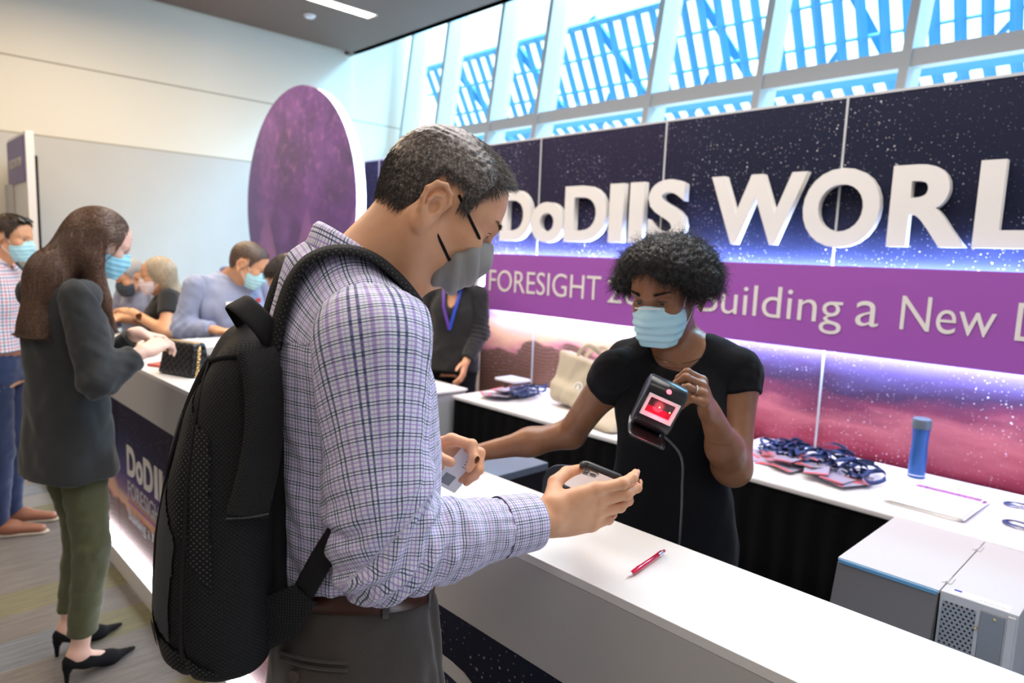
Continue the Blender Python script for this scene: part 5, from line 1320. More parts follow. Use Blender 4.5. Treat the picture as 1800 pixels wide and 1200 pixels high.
# ------------------------------------------------------------ the other people
def figure(label, B, H, hs, skin, arms, top, zs=1.43, wk=1.0, female=False, hair=None, mask=None, legs=None, loopw=None, res=.0075, belt=None, shoes=None, waist=1.0, eye=(.05, .04, .03), rt=.0046):
    k = zs / 1.43; t = thing('person', label, 'person', tuple(B.o)); nb = B.p(0, -.02, zs + .01)
    hp = head_prims(H, hs, True, female); neck = .048 if female else .056
    pr = hp + [rc(nb, H.p(0, -.03, -.05), neck * 1.05, neck * .93, .035), rc(B.p(0, .03, zs - .02), H.p(0, .025, -.07), .034, .028, .04),
          loft(B, [(.80 * k, 0, 0, .15 * wk, .115), (1.0 * k, 0, 0, .15 * wk, .11), (1.12 * k, 0, 0, .125 * wk, .092), (1.30 * k, 0, 0, .14 * wk, .10), (1.38 * k, 0, -.01, .13 * wk, .08), (1.44 * k, 0, -.02, .06, .05)], .04)]
    pts = [B.p(-.3, -.2, .03), B.p(.3, .2, zs + .35), H.o]; zones = [(H.o, .19, rt)]; tips = []
    for (S, E, W, yd, zd, side, curl) in arms:
        pr += [rc(S, E, .050, .040, .04), rc(E, W, .040, .026, .03)]; pts += [E, W, W + nrm(yd) * .18]
        h, tp = hand_prims(W, np.array(yd, float), np.array(zd, float), side, .95 if female else 1.03, curl=curl); pr += h; zones.append((W + nrm(yd) * .06, .14, rt)); tips += tp
    lg = legs or {}
    F0 = {x: (B.p(x * .085, 0, .9 * k), B.p(x * .09, .015, .48), B.p(x * .095, -.01, .085)) for x in (-1, 1)}
    if 'ank' in lg: F0 = {x: (B.p(x * .085, 0, .9 * k), lg['knee'][i], lg['ank'][i]) for i, x in enumerate((1, -1))}
    for x in (-1, 1):
        a, b, c = F0[x]; pr += [rc(a, b, .085, .052, .03), rc(b, c, .050, .031, .02)]; fd = lg.get('fd', B.F); pr.append(rc(c + V3(0, 0, -.02) - fd * .02, V3(c[0], c[1], .02 + .0) + fd * .12, .028, .022, .03))
        if lg.get('bare'): zones.append((c, .13, rt))
    body_obj(t, pr, pts, zones, SK[skin], .012)
    eyes(H, hs, t, eye)
    if mask is not None: face_mask(H, hs, mask, t, hp[:26], pleat=.0018, tuck=.0015, loops=.0018, loopmat=loopw or sm('elastic', (.8, .8, .82), .6), res=.0035)
    # upper garment
    hem = top.get('hem', 1.0 * k); th = top.get('th', .012); w0 = top.get('skirt', 1.0)
    def td(V): q = B.loc(V); return top.get('wr', .005) * snoise(np.stack([q[:, 0] + .4 * q[:, 2], q[:, 1], q[:, 2] * .45], 1), 8, 51, 2)
    S1 = [s[0] for s in arms]
    tp_ = [loft(B, [(hem - .04, 0, 0, (.165 * wk + th) * w0, (.115 + th) * w0), (1.0 * k, 0, 0, .155 * wk + th, .108 + th), (1.12 * k, 0, .004, (.135 * wk + th) * waist, .100 + th), (1.28 * k, 0, .006, .150 * wk + th, .108 + th), (1.37 * k, 0, -.004, .145 * wk + th, .092 + th), (1.43 * k, 0, -.015, .10 * wk + th, .065 + th), (1.465 * k, 0, -.02, .06, .055)], .05), half(B.p(0, 0, hem), -B.U, .006)]
    if female: tp_ = tp_[:1] + [el(B.p(.06, .08, 1.27 * k), (.058, .05, .056), .05), el(B.p(-.06, .08, 1.27 * k), (.058, .05, .056), .05)] + tp_[1:]
    for s_ in S1: tp_ = [tp_[0], rc(B.p(0, -.02, zs - .01), s_ + V3(0, 0, .002), .045, .050 + th * .6, .04)] + tp_[1:]
    if top.get('v'): tp_.append(el(B.p(0, .11, zs - .02), (.045, .08, .10), .004, B.A, '-'))
    else: tp_.append(el(B.p(0, .03, zs + .075), (.066, .085, .085), .004, B.A, '-'))
    lo, hi = B.o + [-.45, -.45, hem - .1], B.o + [.45, .45, zs + .3]
    sdf_obj(top.get('name', 'shirt'), tp_, lo, hi, res, top['mat'], t, disp=td, uv=torso_uv(B, .15, top.get('uvo', .6)))
    for (S, E, W, *_r) in arms:
        a1 = nrm(W - E); L = top.get('sleeve', 'long')
        if L == 'short': sp_ = [rc(S, S + (E - S) * .45, .058, .060, .02), half(S + (E - S) * .50, E - S, .003)]
        else: sp_ = [rc(S, E, .056 + th * .7, .050 + th * .5, .03), rc(E, W - a1 * .01, .050 + th * .5, .036 + th * .5, .03), half(W - a1 * .03, a1, .003)]
        def sd(V, E=E, a1=a1): tE = np.linalg.norm(V - E, axis=1); return np.exp(-(tE / .10) ** 2) * .005 * np.sin(((V - E) @ a1 * .7 - (V[:, 2] - E[2]) * .7) * 150) + .003 * snoise(V, 11, 8)
        l_, h_ = np.minimum(S, np.minimum(E, W)) - .13, np.maximum(S, np.maximum(E, W)) + .13
        sdf_obj('sleeve', sp_, l_, h_, res * .85, top['mat'], t, disp=sd if L != 'short' else None, uv=limb_uv([B.p(0, 0, zs + .08), E, W], B.F * -1 + V3(0, 0, .4), .06))
    if top.get('collar'):
        V = []; F = []; n = 40
        for i in range(n + 1):
            a = (-1 + 2 * i / n) * (PI - .3)
            for zo, r in ((.052, .060), (.056, .063), (.030, .078), (.0, .088), (-.002, .085), (.028, .070)): V.append(B.p(r * .98 * math.sin(a), -r * 1.05 * math.cos(a) - .0, zs + .012 + zo + .028 * math.cos(a) - .012))
        for i in range(n):
            for j in range(6): F.append((i * 6 + j, i * 6 + (j + 1) % 6, (i + 1) * 6 + (j + 1) % 6, (i + 1) * 6 + j))
        me = npmesh('collar', V, F); set_uv(me, np.array([[i // 6 * .014, i % 6 * .012] for i in range(len(V))])); link('collar', me, top['mat'], t, True)
    if legs is not None:
        pm = legs['mat']; hz = legs.get('hem', .07); sl = legs.get('slim', 1.0)
        def ld(V): return .0035 * snoise(np.stack([V[:, 0], V[:, 1], V[:, 2] * 1.5], 1), 9, 61, 2)
        pq = [loft(B, [(.82 * k, 0, -.005, .172 * wk, .13), (1.0 * k, 0, 0, .158 * wk, .115), (1.06 * k, 0, 0, .150 * wk, .108)], .03)]
        for x in (-1, 1):
            a, b, c = F0[x]; pq += [rc(a, b, .095 * sl, .068 * sl, .03), rc(b, c, .068 * sl, .052 * sl, .02)]
        pq.append(half(B.p(0, 0, hz), -B.U, .004))
        sdf_obj('trousers', pq, B.o + [-.4, -.4, 0], B.o + [.4, .4, 1.2], res, pm, t, disp=ld)
    if belt is not None:
        V, F = tube_geo([B.p((.152 * wk + .006) * math.cos(a), (.110 + .006) * math.sin(a), belt[0]) for a in np.linspace(0, 2 * PI, 49)[:-1]], .019, 8, True, ((0, 0, 1), 1.0))
        b = MB(); b.tube([B.p((.150 * wk + .012) * math.cos(a), (.110 + .010) * math.sin(a), belt[0]) for a in np.linspace(0, 2 * PI, 49)[:-1]], .004, 6, True, flat=((0, 0, 1), 4.2)); b.build('belt', belt[1], t, True)
    if shoes is not None:
        for x in (1, -1):
            c = F0[x][2]; fd = lg.get('fd', B.F); c0 = V3(c[0], c[1], 0)
            sh = [rc(c0 + V3(0, 0, .055) - fd * .03, c0 + V3(0, 0, .045) + fd * .06, .044, .042, .03), rc(c0 + V3(0, 0, .045) + fd * .06, c0 + V3(0, 0, .028) + fd * .20, .042, .030, .03, flat=((0, 0, 1), 1.3)), half(V3(0, 0, .012), V3(0, 0, -1))]
            so = sdf_obj('shoe', sh, c0 - .26, c0 + .26, .006, shoes, t)
            s2 = [rc(c0 - fd * .035 + V3(0, 0, .008), c0 + fd * .21 + V3(0, 0, .008), .044, .034, .01), half(V3(0, 0, .016), V3(0, 0, 1)), half(V3(0, 0, 0.001), V3(0, 0, -1))]
            sdf_obj('sole', s2, c0 - .26, c0 + .26, .006, sm('shoe_sole', (.55, .48, .38), .6), so)
    if hair is not None: hair(H, hs, t)
    return t
def mk_short(a, b, grey=None, n=9000, L=.016, line=None):
    def f(H, s, t): short_hair(H, s, hair_mat('hair_short', a, b, grey), t, n=n, length=L, rad=.0007, line=line)
    return f
def long_hair(H, s, mat, parent, blobs, n, keep, path, rad=.0009, seed=0):
    """straight long hair: mass + strands running along it"""
    V, F = sdf_geo(blobs, H.o - .75, H.o + .45, .006); V = smooth_geo(V, F, 2); N = normals(V, F)
    V = V + N * (.003 * snoise(np.stack([V[:, 0] * 4, V[:, 1] * 4, V[:, 2] * .35], 1), 14, 71, 2))[:, None]
    link('hair', npmesh('hair', V, F), mat, parent, True)
    R_, N_ = sample_surf(V, F, n); D = path(R_, N_)
    def on(P):
        e = .004; f0 = fieldv([b.f(P) for b in blobs], blobs); g = np.stack([fieldv([b.f(P + np.eye(3)[i] * e) for b in blobs], blobs) - f0 for i in range(3)], 1) / e
        return P - g / (np.linalg.norm(g, axis=1)[:, None] + 1e-6) * np.clip(f0 - .002, -.03, .03)[:, None]
    V2, F2 = strands(R_ - N_ * .001, D, RNG.uniform(.06, .13, n), rad, 5, grav=.15, jitter=.04, keep_off=on)
    link('hair', npmesh('hair_strands', V2, F2), mat, parent)
MASKB = NB('surgical_mask_cyan'); MASKB.set(color=(.30, .66, .82, 1), rough=.7); MASKB = MASKB.m
MASKT = NB('surgical_mask_teal'); MASKT.set(color=(.42, .72, .78, 1), rough=.7); MASKT = MASKT.m

# woman in the dark blazer
B = Frame((-2.95, .55, 0), (-.22, .975, 0)); F2, U2 = tilt((.17, .985, 0), math.radians(24)); H = Frame(at(179, 426, 2.56), F2, U2)
S, S2 = B.p(.165, -.01, 1.445), B.p(-.165, -.01, 1.445)
E, W = at(172, 668, 2.40), at(250, 618, 2.52); E2, W2 = at(196, 640, 2.78), at(244, 585, 2.72)
olive = cloth('olive_trouser_cloth', (.080, .085, .036), .85, 900, .2, (.060, .066, .028)); blaz = cloth('dark_blazer_cloth', (.021, .024, .026), .8, 900, .25, (.016, .018, .019))
def hair_long_brown(H, s, t):
    P_ = lambda x, y, z: H.p(x * s, y * s, z * s); A = H.A; hm = hair_mat('hair_long_brown', (.075, .038, .024), (.19, .11, .07), rough=.33)
    bl = [el(P_(0, -.022, .036), np.array((.086, .106, .096)) * s, .02, A), el(P_(0, -.06, -.03), np.array((.078, .07, .09)) * s, .05, A),
          rc(P_(0, -.05, -.02), B.p(.01, -.060, 1.50), .070, .078, .06, flat=(B.F, 1.4)), rc(B.p(.01, -.060, 1.50), B.p(.02, -.105, 1.31), .085, .098, .05, flat=(B.F, 2.3)),
          rc(P_(.066, .012, .02), P_(.078, -.012, -.07), .026, .030, .03), rc(P_(.078, -.012, -.07), B.p(.095, .085, 1.43), .030, .034, .03), rc(B.p(.095, .085, 1.43), B.p(.085, .135, 1.29), .034, .022, .03, flat=(B.F, 1.4)),
          half(B.p(0, -.2, 1.308), V3(0, 0, -1), .01),
          el(P_(.012, .115, -.045), np.array((.10, .078, .100)) * s, .012, A, '-'), el(P_(.085, .036, -.018), np.array((.03, .030, .045)) * s, .01, A, '-')]
    def path(R, N): q = H.loc(R); d = np.where(q[:, 2:3] > .03, -H.F * .8 - H.U * .4, V3(0, 0, -1)[None] - B.F * .2); d = d - N * (d * N).sum(1)[:, None]; return nrm_rows(d)
    long_hair(H, s, hm, t, bl, 14000, None, path)
legs = dict(mat=olive, slim=.92, hem=.175, bare=True, fd=nrm((-.30, .95, 0)), knee=[V3(-2.84, .59, .50), V3(-3.05, .60, .50)], ank=[V3(-2.835, .535, .115), V3(-3.06, .545, .115)])
tw_ = figure('person with long brown hair in dark blazer and olive trousers at the counter', B, H, .95, 'pale',
    [(S, E, W, at(282, 602, 2.60) - W, V3(.2, .1, 1) + CR @ V3(0, -.2, -.9), -1, [(.3, .5, .3)] * 4), (S2, E2, W2, at(285, 592, 2.78) - W2, V3(0, 0, 1), 1, [(.5, .6, .4)] * 4)],
    dict(mat=blaz, name='blazer', hem=.775, th=.022, skirt=1.10, wr=.006, v=True), zs=1.46, female=True, hair=hair_long_brown, mask=MASKB, legs=legs)
# pumps
for c, lb in ((V3(-2.835, .535, 0), 0), (V3(-3.06, .545, 0), 1)):
    fd = legs['fd']; sd_ = np.cross(fd, V3(0, 0, 1)); up = V3(0, 0, 1)
    sh = [rc(c - fd * .035 + up * .082, c + fd * .02 + up * .066, .028, .028, .03), rc(c + fd * .02 + up * .062, c + fd * .11 + up * .024, .028, .032, .03), rc(c + fd * .11 + up * .022, c + fd * .205 + up * .014, .032, .010, .02, flat=(up, 1.4)),
          el(c + fd * .045 + up * .098, (.030, .062, .034), .006, np.stack([sd_, nrm(fd - up * .45), nrm(up + fd * .45)]), '-'), half(c + up * .004 + fd * .1, -up, .002)]
    so = sdf_obj('shoe', sh, c - V3(.25, .25, .02), c + V3(.25, .25, .2), .0045, M['blackcloth'], tw_)
    MB().tube([c - fd * .045 + up * .066, c - fd * .050 + up * .04, c - fd * .052 + up * .001], [.020, .010, .0065], 12).build('heel', M['blackcloth'], so, True)
# man in the checked shirt at the far left
B = Frame((-4.63, .55, 0), (.45, .89, 0)); F2, U2 = tilt((.62, .78, 0), math.radians(6)); H = Frame(at(20, 417, 3.72), F2, U2)
gm = gingham('red_navy_check_cloth', .036, (.80, .78, .80), (.55, .03, .04), (.04, .06, .20))
jean = cloth('navy_trouser_cloth', (.012, .025, .085), .85, 900, .2, (.008, .018, .06)); bl_ = sm('tan_leather', (.30, .12, .07), .45)
S, S2 = B.p(.19, 0, 1.47), B.p(-.19, 0, 1.47)
tr = figure('person in red and navy checked shirt at the left edge, sunglasses on head', B, H, 1.02, 'light',
    [(S, B.p(.24, -.05, 1.18), B.p(.23, -.02, .93), (0, .0, -1), B.v(1, 0, 0), -1, None), (S2, B.p(-.24, -.04, 1.18), B.p(-.23, .0, .94), (0, .1, -1), B.v(-1, 0, 0), 1, None)],
    dict(mat=gm, hem=1.03, th=.018, collar=True, uvo=.2), zs=1.50, wk=1.12, hair=mk_short((.035, .022, .014), (.08, .05, .035)), mask=MASKT, legs=dict(mat=jean, hem=.05), belt=(1.02, bl_), shoes=bl_)
b = MB()
for q_ in (-1, 1): b.lathe([(0, .002), (.022, 0), (0, -.002)], H.p(q_ * .032, .07, .105), 18, np.array(Vector(H.v(0, .6, .8)).to_track_quat('Z', 'Y').to_matrix()))
b.tube([H.p(-.075, -.02, .07), H.p(-.06, .07, .10), H.p(0, .085, .107), H.p(.06, .07, .10), H.p(.075, -.02, .07)], .0022, 6)
b.build('sunglasses', sm('dark_lens', (.02, .03, .04), .1), tr, True)
ribbon('bag_strap', [B.p(-.10, -.14, 1.45), B.p(-.105, -.06, 1.545), B.p(-.11, .05, 1.535), B.p(-.12, .13, 1.43), B.p(-.14, .14, 1.25)], [B.v(0, -1, 0), B.U, B.v(0, .4, 1), B.v(0, 1, .2), B.v(0, 1, 0)], .055, .010, cloth('teal_strap', (.012, .05, .06)), tr)
# blonde woman in a black T-shirt, behind the counter
B = Frame((-4.86, 1.50, 0), (-.25, -.97, 0)); F2, U2 = tilt((-.30, -.955, 0), math.radians(8)); H = Frame(at(276, 484, 4.46), F2, U2)
def hair_blonde(H, s, t):
    P_ = lambda x, y, z: H.p(x * s, y * s, z * s); A = H.A; hm = hair_mat('hair_blonde', (.66, .55, .40), (.36, .27, .17), rough=.35)
    bl = [el(P_(0, -.022, .034), np.array((.086, .104, .094)) * s, .02, A), rc(P_(0, -.045, -.02), B.p(0, -.075, 1.26), .070, .075, .05, flat=(B.F, 1.3)), rc(P_(.062, -.015, 0), B.p(.075, -.04, 1.29), .026, .028, .03), rc(P_(-.062, -.015, 0), B.p(-.075, -.04, 1.29), .026, .028, .03), el(P_(0, .105, -.04), np.array((.09, .08, .105)) * s, .012, A, '-')]
    long_hair(H, s, hm, t, bl, 7000, None, lambda R, N: nrm_rows(V3(0, 0, -1)[None] - N * (-N[:, 2:3])), .0013)
S, S2 = B.p(.15, 0, 1.295), B.p(-.15, 0, 1.295)
figure('person with straight blonde hair, black T-shirt and pale mask behind the counter', B, H, .95, 'light',
    [(S, B.p(.20, .05, 1.10), B.p(.12, .28, 1.14), B.v(-.2, 1, 0), V3(0, 0, 1), -1, None), (S2, at(293, 585, 4.3), at(232, 548, 4.35), at(205, 540, 4.4) - at(232, 548, 4.35), V3(0, 0, 1), 1, None)],
    dict(mat=cloth('black_tshirt', (.007, .007, .008), .9), hem=.9, th=.012, sleeve='short'), zs=1.32, female=True, hair=hair_blonde, mask=sm('pale_pink_mask', (.75, .62, .62), .7), legs=dict(mat=M['blackcloth'], hem=.06), shoes=M['black'])
# bearded man beyond her
sh_b = cloth('blue_grey_shirt_cloth', (.30, .33, .46), .8, 900, .2, (.25, .28, .40))
B = Frame((-5.62, 1.56, 0), (.35, -.94, 0)); F2, U2 = tilt((.25, -.97, 0), math.radians(22)); H = Frame(at(228, 486, 5.0), F2, U2)
S, S2 = B.p(.185, 0, 1.285), B.p(-.185, 0, 1.285)
tb = figure('grey haired person in dark mask and blue-grey shirt, half hidden beyond the blonde one', B, H, 1.02, 'light',
    [(S, B.p(.24, .05, 1.05), B.p(.16, .26, 1.10), B.v(-.3, 1, 0), V3(0, 0, 1), -1, None), (S2, B.p(-.24, .05, 1.05), B.p(-.12, .27, 1.12), B.v(.3, 1, 0), V3(0, 0, 1), 1, None)],
    dict(mat=sh_b, hem=.95, th=.016, collar=True), zs=1.31, wk=1.1, hair=mk_short((.25, .24, .23), (.40, .38, .36), None, 6000, .014), mask=sm('charcoal_mask', (.05, .06, .075), .8), legs=dict(mat=M['blackcloth']), shoes=M['black'])
# man in the blue shirt with a name badge
B = Frame((-4.10, 1.62, 0), (.93, .02, 0)); F2, U2 = tilt((.60, .80, 0), math.radians(27)); H = Frame(at(438, 464, 4.02), F2, U2)
S, S2 = B.p(.20, 0, 1.405), B.p(-.20, 0, 1.405)
tm = figure('person in light blue shirt with white name badge, looking down behind the return counter', B, H, 1.03, 'light',
    [(S, B.p(.27, -.02, 1.17), B.p(.16, .18, 1.17), B.v(-.5, .9, 0), V3(0, 0, 1), -1, None), (S2, B.p(-.25, -.02, 1.15), B.p(-.16, .22, 1.19), B.v(.2, 1, 0), V3(0, 0, 1), 1, None)],
    dict(mat=cloth('light_blue_shirt_cloth', (.33, .37, .52), .8, 900, .2, (.28, .32, .46)), hem=.98, th=.022, collar=True, wr=.009), zs=1.44, wk=1.18, hair=mk_short((.07, .04, .026), (.12, .075, .05), None, 9000, .008), mask=MASKT, legs=dict(mat=M['blackcloth']), shoes=M['black'])
def chest(B, x, z, zs=1.43, r=.3): return B.p(x, r, z)
c = B.p(.075, .128, 1.315); MB().box(-.034, .034, -.003, .003, -.011, .011, .001, None).build('name_badge', M['paper'], tm, world=False) if False else None
def badge(B, t, x, y, z, w, h, mat, name='name_badge', label=None):
    R = B.v(1, 0, 0); n = B.F; o = B.p(x, y, z); return MB().poly([o + R * a + V3(0, 0, b) for a, b in ((-w, -h), (w, -h), (w, h), (-w, h))], n * -.002, n * .004).build(name, mat, t, label=label)
badge(B, tm, .055, .140, 1.315, .034, .011, M['paper'], label='white name badge'); badge(B, tm, -.105, .138, 1.33, .014, .014, sm('red_badge', (.5, .05, .06), .5), 'pin_badge', 'small red square badge')
for z in (1.33, 1.27, 1.21, 1.15):
    MB().lathe([(0, .002), (.006, .001), (.006, -.002)], B.p(-.02, .142, z), 12, np.array(Vector(B.F).to_track_quat('Z', 'Y').to_matrix())).build('shirt_button', M['white'], tm, True)
# brown haired person mostly hidden behind the backpack strap
B = Frame((-3.05, 1.58, 0), (.2, -.97, 0)); F2, U2 = tilt((.2, -.97, 0), math.radians(35)); H = Frame(at(507, 492, 3.35), F2, U2)
S, S2 = B.p(.16, 0, 1.345), B.p(-.16, 0, 1.345)
figure('brown haired person bowed behind the backpack straps, only the hair showing', B, H, 1.0, 'light',
    [(S, B.p(.22, .03, 1.10), B.p(.14, .22, 1.12), B.v(-.2, 1, 0), V3(0, 0, 1), -1, None), (S2, B.p(-.22, .03, 1.10), B.p(-.14, .22, 1.12), B.v(.2, 1, 0), V3(0, 0, 1), 1, None)],
    dict(mat=sh_b, hem=.95, th=.014, collar=True), zs=1.37, hair=mk_short((.045, .025, .015), (.09, .055, .035), None, 9000, .022, ([-.13, -.05, .03, .05, .07, .12], [-.09, -.08, -.01, .03, .07, .09])), mask=MASKT, legs=dict(mat=M['blackcloth']), shoes=M['black'], res=.009)
# person in the black jacket by the emblem
B = Frame((-3.80, 3.10, 0), (.55, -.83, 0)); F2, U2 = tilt((.75, .2, 0), math.radians(15)); H = Frame(at(802, 468, 4.78), F2, U2)
S, S2 = B.p(.17, 0, 1.36), B.p(-.17, 0, 1.36)
tj = figure('person in black jacket and black mask with blue lanyard, by the round emblem', B, H, 1.0, 'light',
    [(S, B.p(.24, -.02, 1.10), B.p(.22, .12, .88), B.v(0, .5, -.8), B.v(1, 0, 0), -1, None), (S2, B.p(-.20, .02, 1.10), B.p(-.14, .17, .90), B.v(0, .5, -.8), B.v(-1, 0, 0), 1, None)],
    dict(mat=cloth('black_jacket_cloth', (.009, .009, .010), .85), name='jacket', hem=.82, th=.026, v=True), zs=1.39, hair=mk_short((.03, .02, .015), (.06, .04, .03), None, 5000), mask=M['blackcloth'], loopw=M['blackcloth'], legs=dict(mat=M['blackcloth']), shoes=M['black'])
ribbon('lanyard', [B.p(-.06, -.02, 1.45), B.p(-.062, .08, 1.40), B.p(-.05, .145, 1.28), B.p(-.01, .152, 1.12)], [B.v(0, 0, 1), B.v(0, 1, .8), B.F, B.F], .022, .003, sm('lanyard_blue', (.01, .05, .45), .6), tj)
ribbon('lanyard', [B.p(.06, -.02, 1.45), B.p(.062, .08, 1.40), B.p(.04, .145, 1.28), B.p(-.01, .152, 1.12)], [B.v(0, 0, 1), B.v(0, 1, .8), B.F, B.F], .022, .003, sm('lanyard_violet', (.10, .03, .30), .6), tj)
# ------------------------------------------------------------ things on the tables and counters
navy = sm('lanyard_navy', (.012, .035, .13), .55); pouch = sm('clear_pouch', (.42, .40, .52), .18); redm = sm('red_strip', (.75, .06, .05), .4); clipm = M['gold']
def lanyard(cx, cy, z, rot, label, grp, px=None, extent=.13, pile=.03, coil=1.0):
    t = thing('lanyard', label, 'lanyard', (cx, cy, z), grp)
    fx, fy = math.cos(rot), math.sin(rot); f = V3(fx, fy, 0); r = V3(-fy, fx, 0); c = V3(cx, cy, z)
    tl = RNG.uniform(-.06, .10); N = nrm(V3(0, 0, 1) + r * RNG.uniform(-.12, .12) + f * tl); X = nrm(r - N * (r @ N)); Y = np.cross(N, X)
    if Y @ f > 0: Y = -Y
    p0 = c - f * .055 + V3(0, 0, .004)
    slab(MB(), p0, X, Y, N, .098, .125, .0016, .006).build('badge_pouch', pouch, t)
    MB().poly([p0 + X * a + Y * b for a, b in ((-.048, .048), (.048, .048), (.048, .061), (-.048, .061))], N * .0017, N * .0026).build('red_edge', redm, t)
    k = p0 - Y * .066 + N * .004; MB().tube(spline([k + Y * .006, k - Y * .008 + N * .004, k - Y * .022 + N * .003], 6), .0028, 6).build('clip', clipm, t, True)
    pts = [k - Y * .022 + N * .003]
    n = 7
    for i in range(n):
        a = i / (n - 1) * 6.28 * coil + RNG.uniform(-.5, .5); pts.append(c + f * (.075 + extent * .45 * math.cos(a) * -1) + r * (extent * .42 * math.sin(a)) + V3(0, 0, RNG.uniform(.006, pile)))
    pts.append(k - Y * .024 + N * .004); sp = spline(pts, 46); sp[:, 2] = np.maximum(sp[:, 2], z + .004)
    ns = [nrm(V3(0, 0, 1) * RNG.uniform(.2, .5) + nrm(x - c) * 1.0 + V3(0, 0, .5 * math.sin(i * .5))) for i, x in enumerate(sp)]
    ribbon('strap', sp, ns, .017, .0012, navy, t, seg=3)
    return t
LB = 'navy lanyard with clear red-edged badge pouch in the pile left of the blue bottle'
for i in range(30):
    u = RNG.random(); x = -1.47 + u * .50; row = RNG.random(); y = 2.955 + row * .22 + .03 * (1 - u); z = .752 + (.004 + .045 * (1 - abs(u - .5) * 1.6)) * (i / 30)
    lanyard(x, y, z, PI / 2 + RNG.uniform(-.7, .5), LB, 'lanyards piled left of the blue bottle', pile=.045, extent=.15)
for i in range(13):
    x = -3.16 + RNG.random() * .14; y = 2.90 + RNG.random() * .26; lanyard(x, y, .752 + .004 * i, PI / 2 + RNG.uniform(-1.0, .5) + (-.6), 'navy lanyard with badge pouch in the pile at the left end of the table', 'lanyards piled at the left table end', pile=.035, extent=.13)
slab(MB(), V3(-3.20, 3.12, .83), V3(1, 0, 0), V3(0, 1, 0), V3(0, 0, 1), .20, .16, .012, .02).build('pouch_stack', sm('clear_bags', (.72, .76, .82), .15), None, True)
tag(bpy.data.objects['pouch_stack'], 'white stack of clear pouches on top of the left lanyard pile', 'pouches')
for (cx, cy, s_, a0, lb, wr) in ((-.475, 3.26, .050, .3, 'blue looped lanyard at the right frame edge, behind the other loop', 'ft'), (-.425, 2.99, .055, -.2, 'blue looped lanyard with white letters at the right frame edge, nearest the table front', 'oft')):
    t = thing('lanyard', lb, 'lanyard', (cx, cy, .75)); pts = [(cx + s_ * 1.5 * math.cos(a) + .05, cy + s_ * .9 * math.sin(a + a0) + .012 * math.sin(3 * a), .7515 + .004 * (1 + math.sin(2 * a))) for a in np.linspace(0, 5.6, 40)]
    pts += [(cx + .14, cy - .04, .756), (cx + .24, cy - .02, .753)]
    ribbon('strap', spline(pts, 70), [nrm(V3(p[0] - cx - .05, p[1] - cy, .35)) for p in spline(pts, 70)], .018, .0014, navy, t, seg=3)
    put_text('lettering', wr, 0, 0, 0, 0, 0, .0004, M['letter'], t, 0, O=V3(cx + .01, cy - s_ * .98, .753), X=V3(.05, -.004, 0), Z=V3(0, .004, .014))
# water bottle
bc = onp(1610, 838, 2, .75); t = thing('water_bottle', 'blue metal water bottle with grey lid on the white table', 'bottle', tuple(bc)); bb = sm('bottle_blue', (.035, .12, .36), .3, .35)
MB().lathe([(0, 0), (.031, 0), (.034, .004), (.0345, .012), (.0345, .10), (.032, .14), (.0325, .18), (.0345, .215), (.0335, .222), (0, .222)], bc, 40).build('body', bb, t, True)
MB().lathe([(.0340, .012), (.0350, .013), (.0350, .0145), (.0340, .0155)], bc, 40).build('base_ring', M['silver'], t, True)
MB().lathe([(.033, .220), (.0375, .222), (.0385, .228), (.0385, .252), (.036, .262), (.030, .266), (0, .267)], bc, 40).build('lid', sm('lid_grey', (.10, .13, .16), .45), t, True)
# papers
pc = V3(-.69, 3.02, 0); ph = NB('printed_header'); u = ph.obj(); ph.set(color=ph.ramp(ph.noise(u, 60, 3, .7), [(.35, (.05, .03, .10)), (.5, (.30, .08, .30)), (.62, (.55, .22, .30)), (.75, (.30, .12, .45))]), rough=.5)
for i in range(7):
    a = RNG.uniform(-.06, .06) - .05; X = V3(math.cos(a), math.sin(a), 0); Y = V3(-math.sin(a), math.cos(a), 0); c = pc + V3(RNG.uniform(-.012, .012) + (.03 if i == 4 else 0), RNG.uniform(-.01, .01), .7505 + i * .0022)
    t = thing('paper_sheet', 'white printed sheet with purple header on top of the paper stack' if i == 6 else ('white sheet slipping out to the right of the paper stack' if i == 4 else 'white sheet within the paper stack in front of the blue bottle'), 'paper', tuple(c), 'sheets in the paper stack')
    slab(MB(), c, X, Y, V3(0, 0, 1), .245, .33, .0018, .001).build('sheet', M['paper'], t)
    if i in (4, 6): MB().poly([c + X * p + Y * q for p, q in ((-.115, .112), (.118, .112), (.118, .155), (-.115, .155))], V3(0, 0, .0018), V3(0, 0, .0021)).build('header', ph.m, t)
    if i == 6:
        for k in range(11): MB().poly([c + X * p + Y * q for p, q in ((-.10, .10 - k * .02), (.09 - .03 * (k % 3), .10 - k * .02), (.09 - .03 * (k % 3), .104 - k * .02), (-.10, .104 - k * .02))], V3(0, 0, .0018), V3(0, 0, .0020)).build('print_line', sm('faint_ink', (.6, .6, .62), .6) if k == 0 else bpy.data.materials['faint_ink'], t)
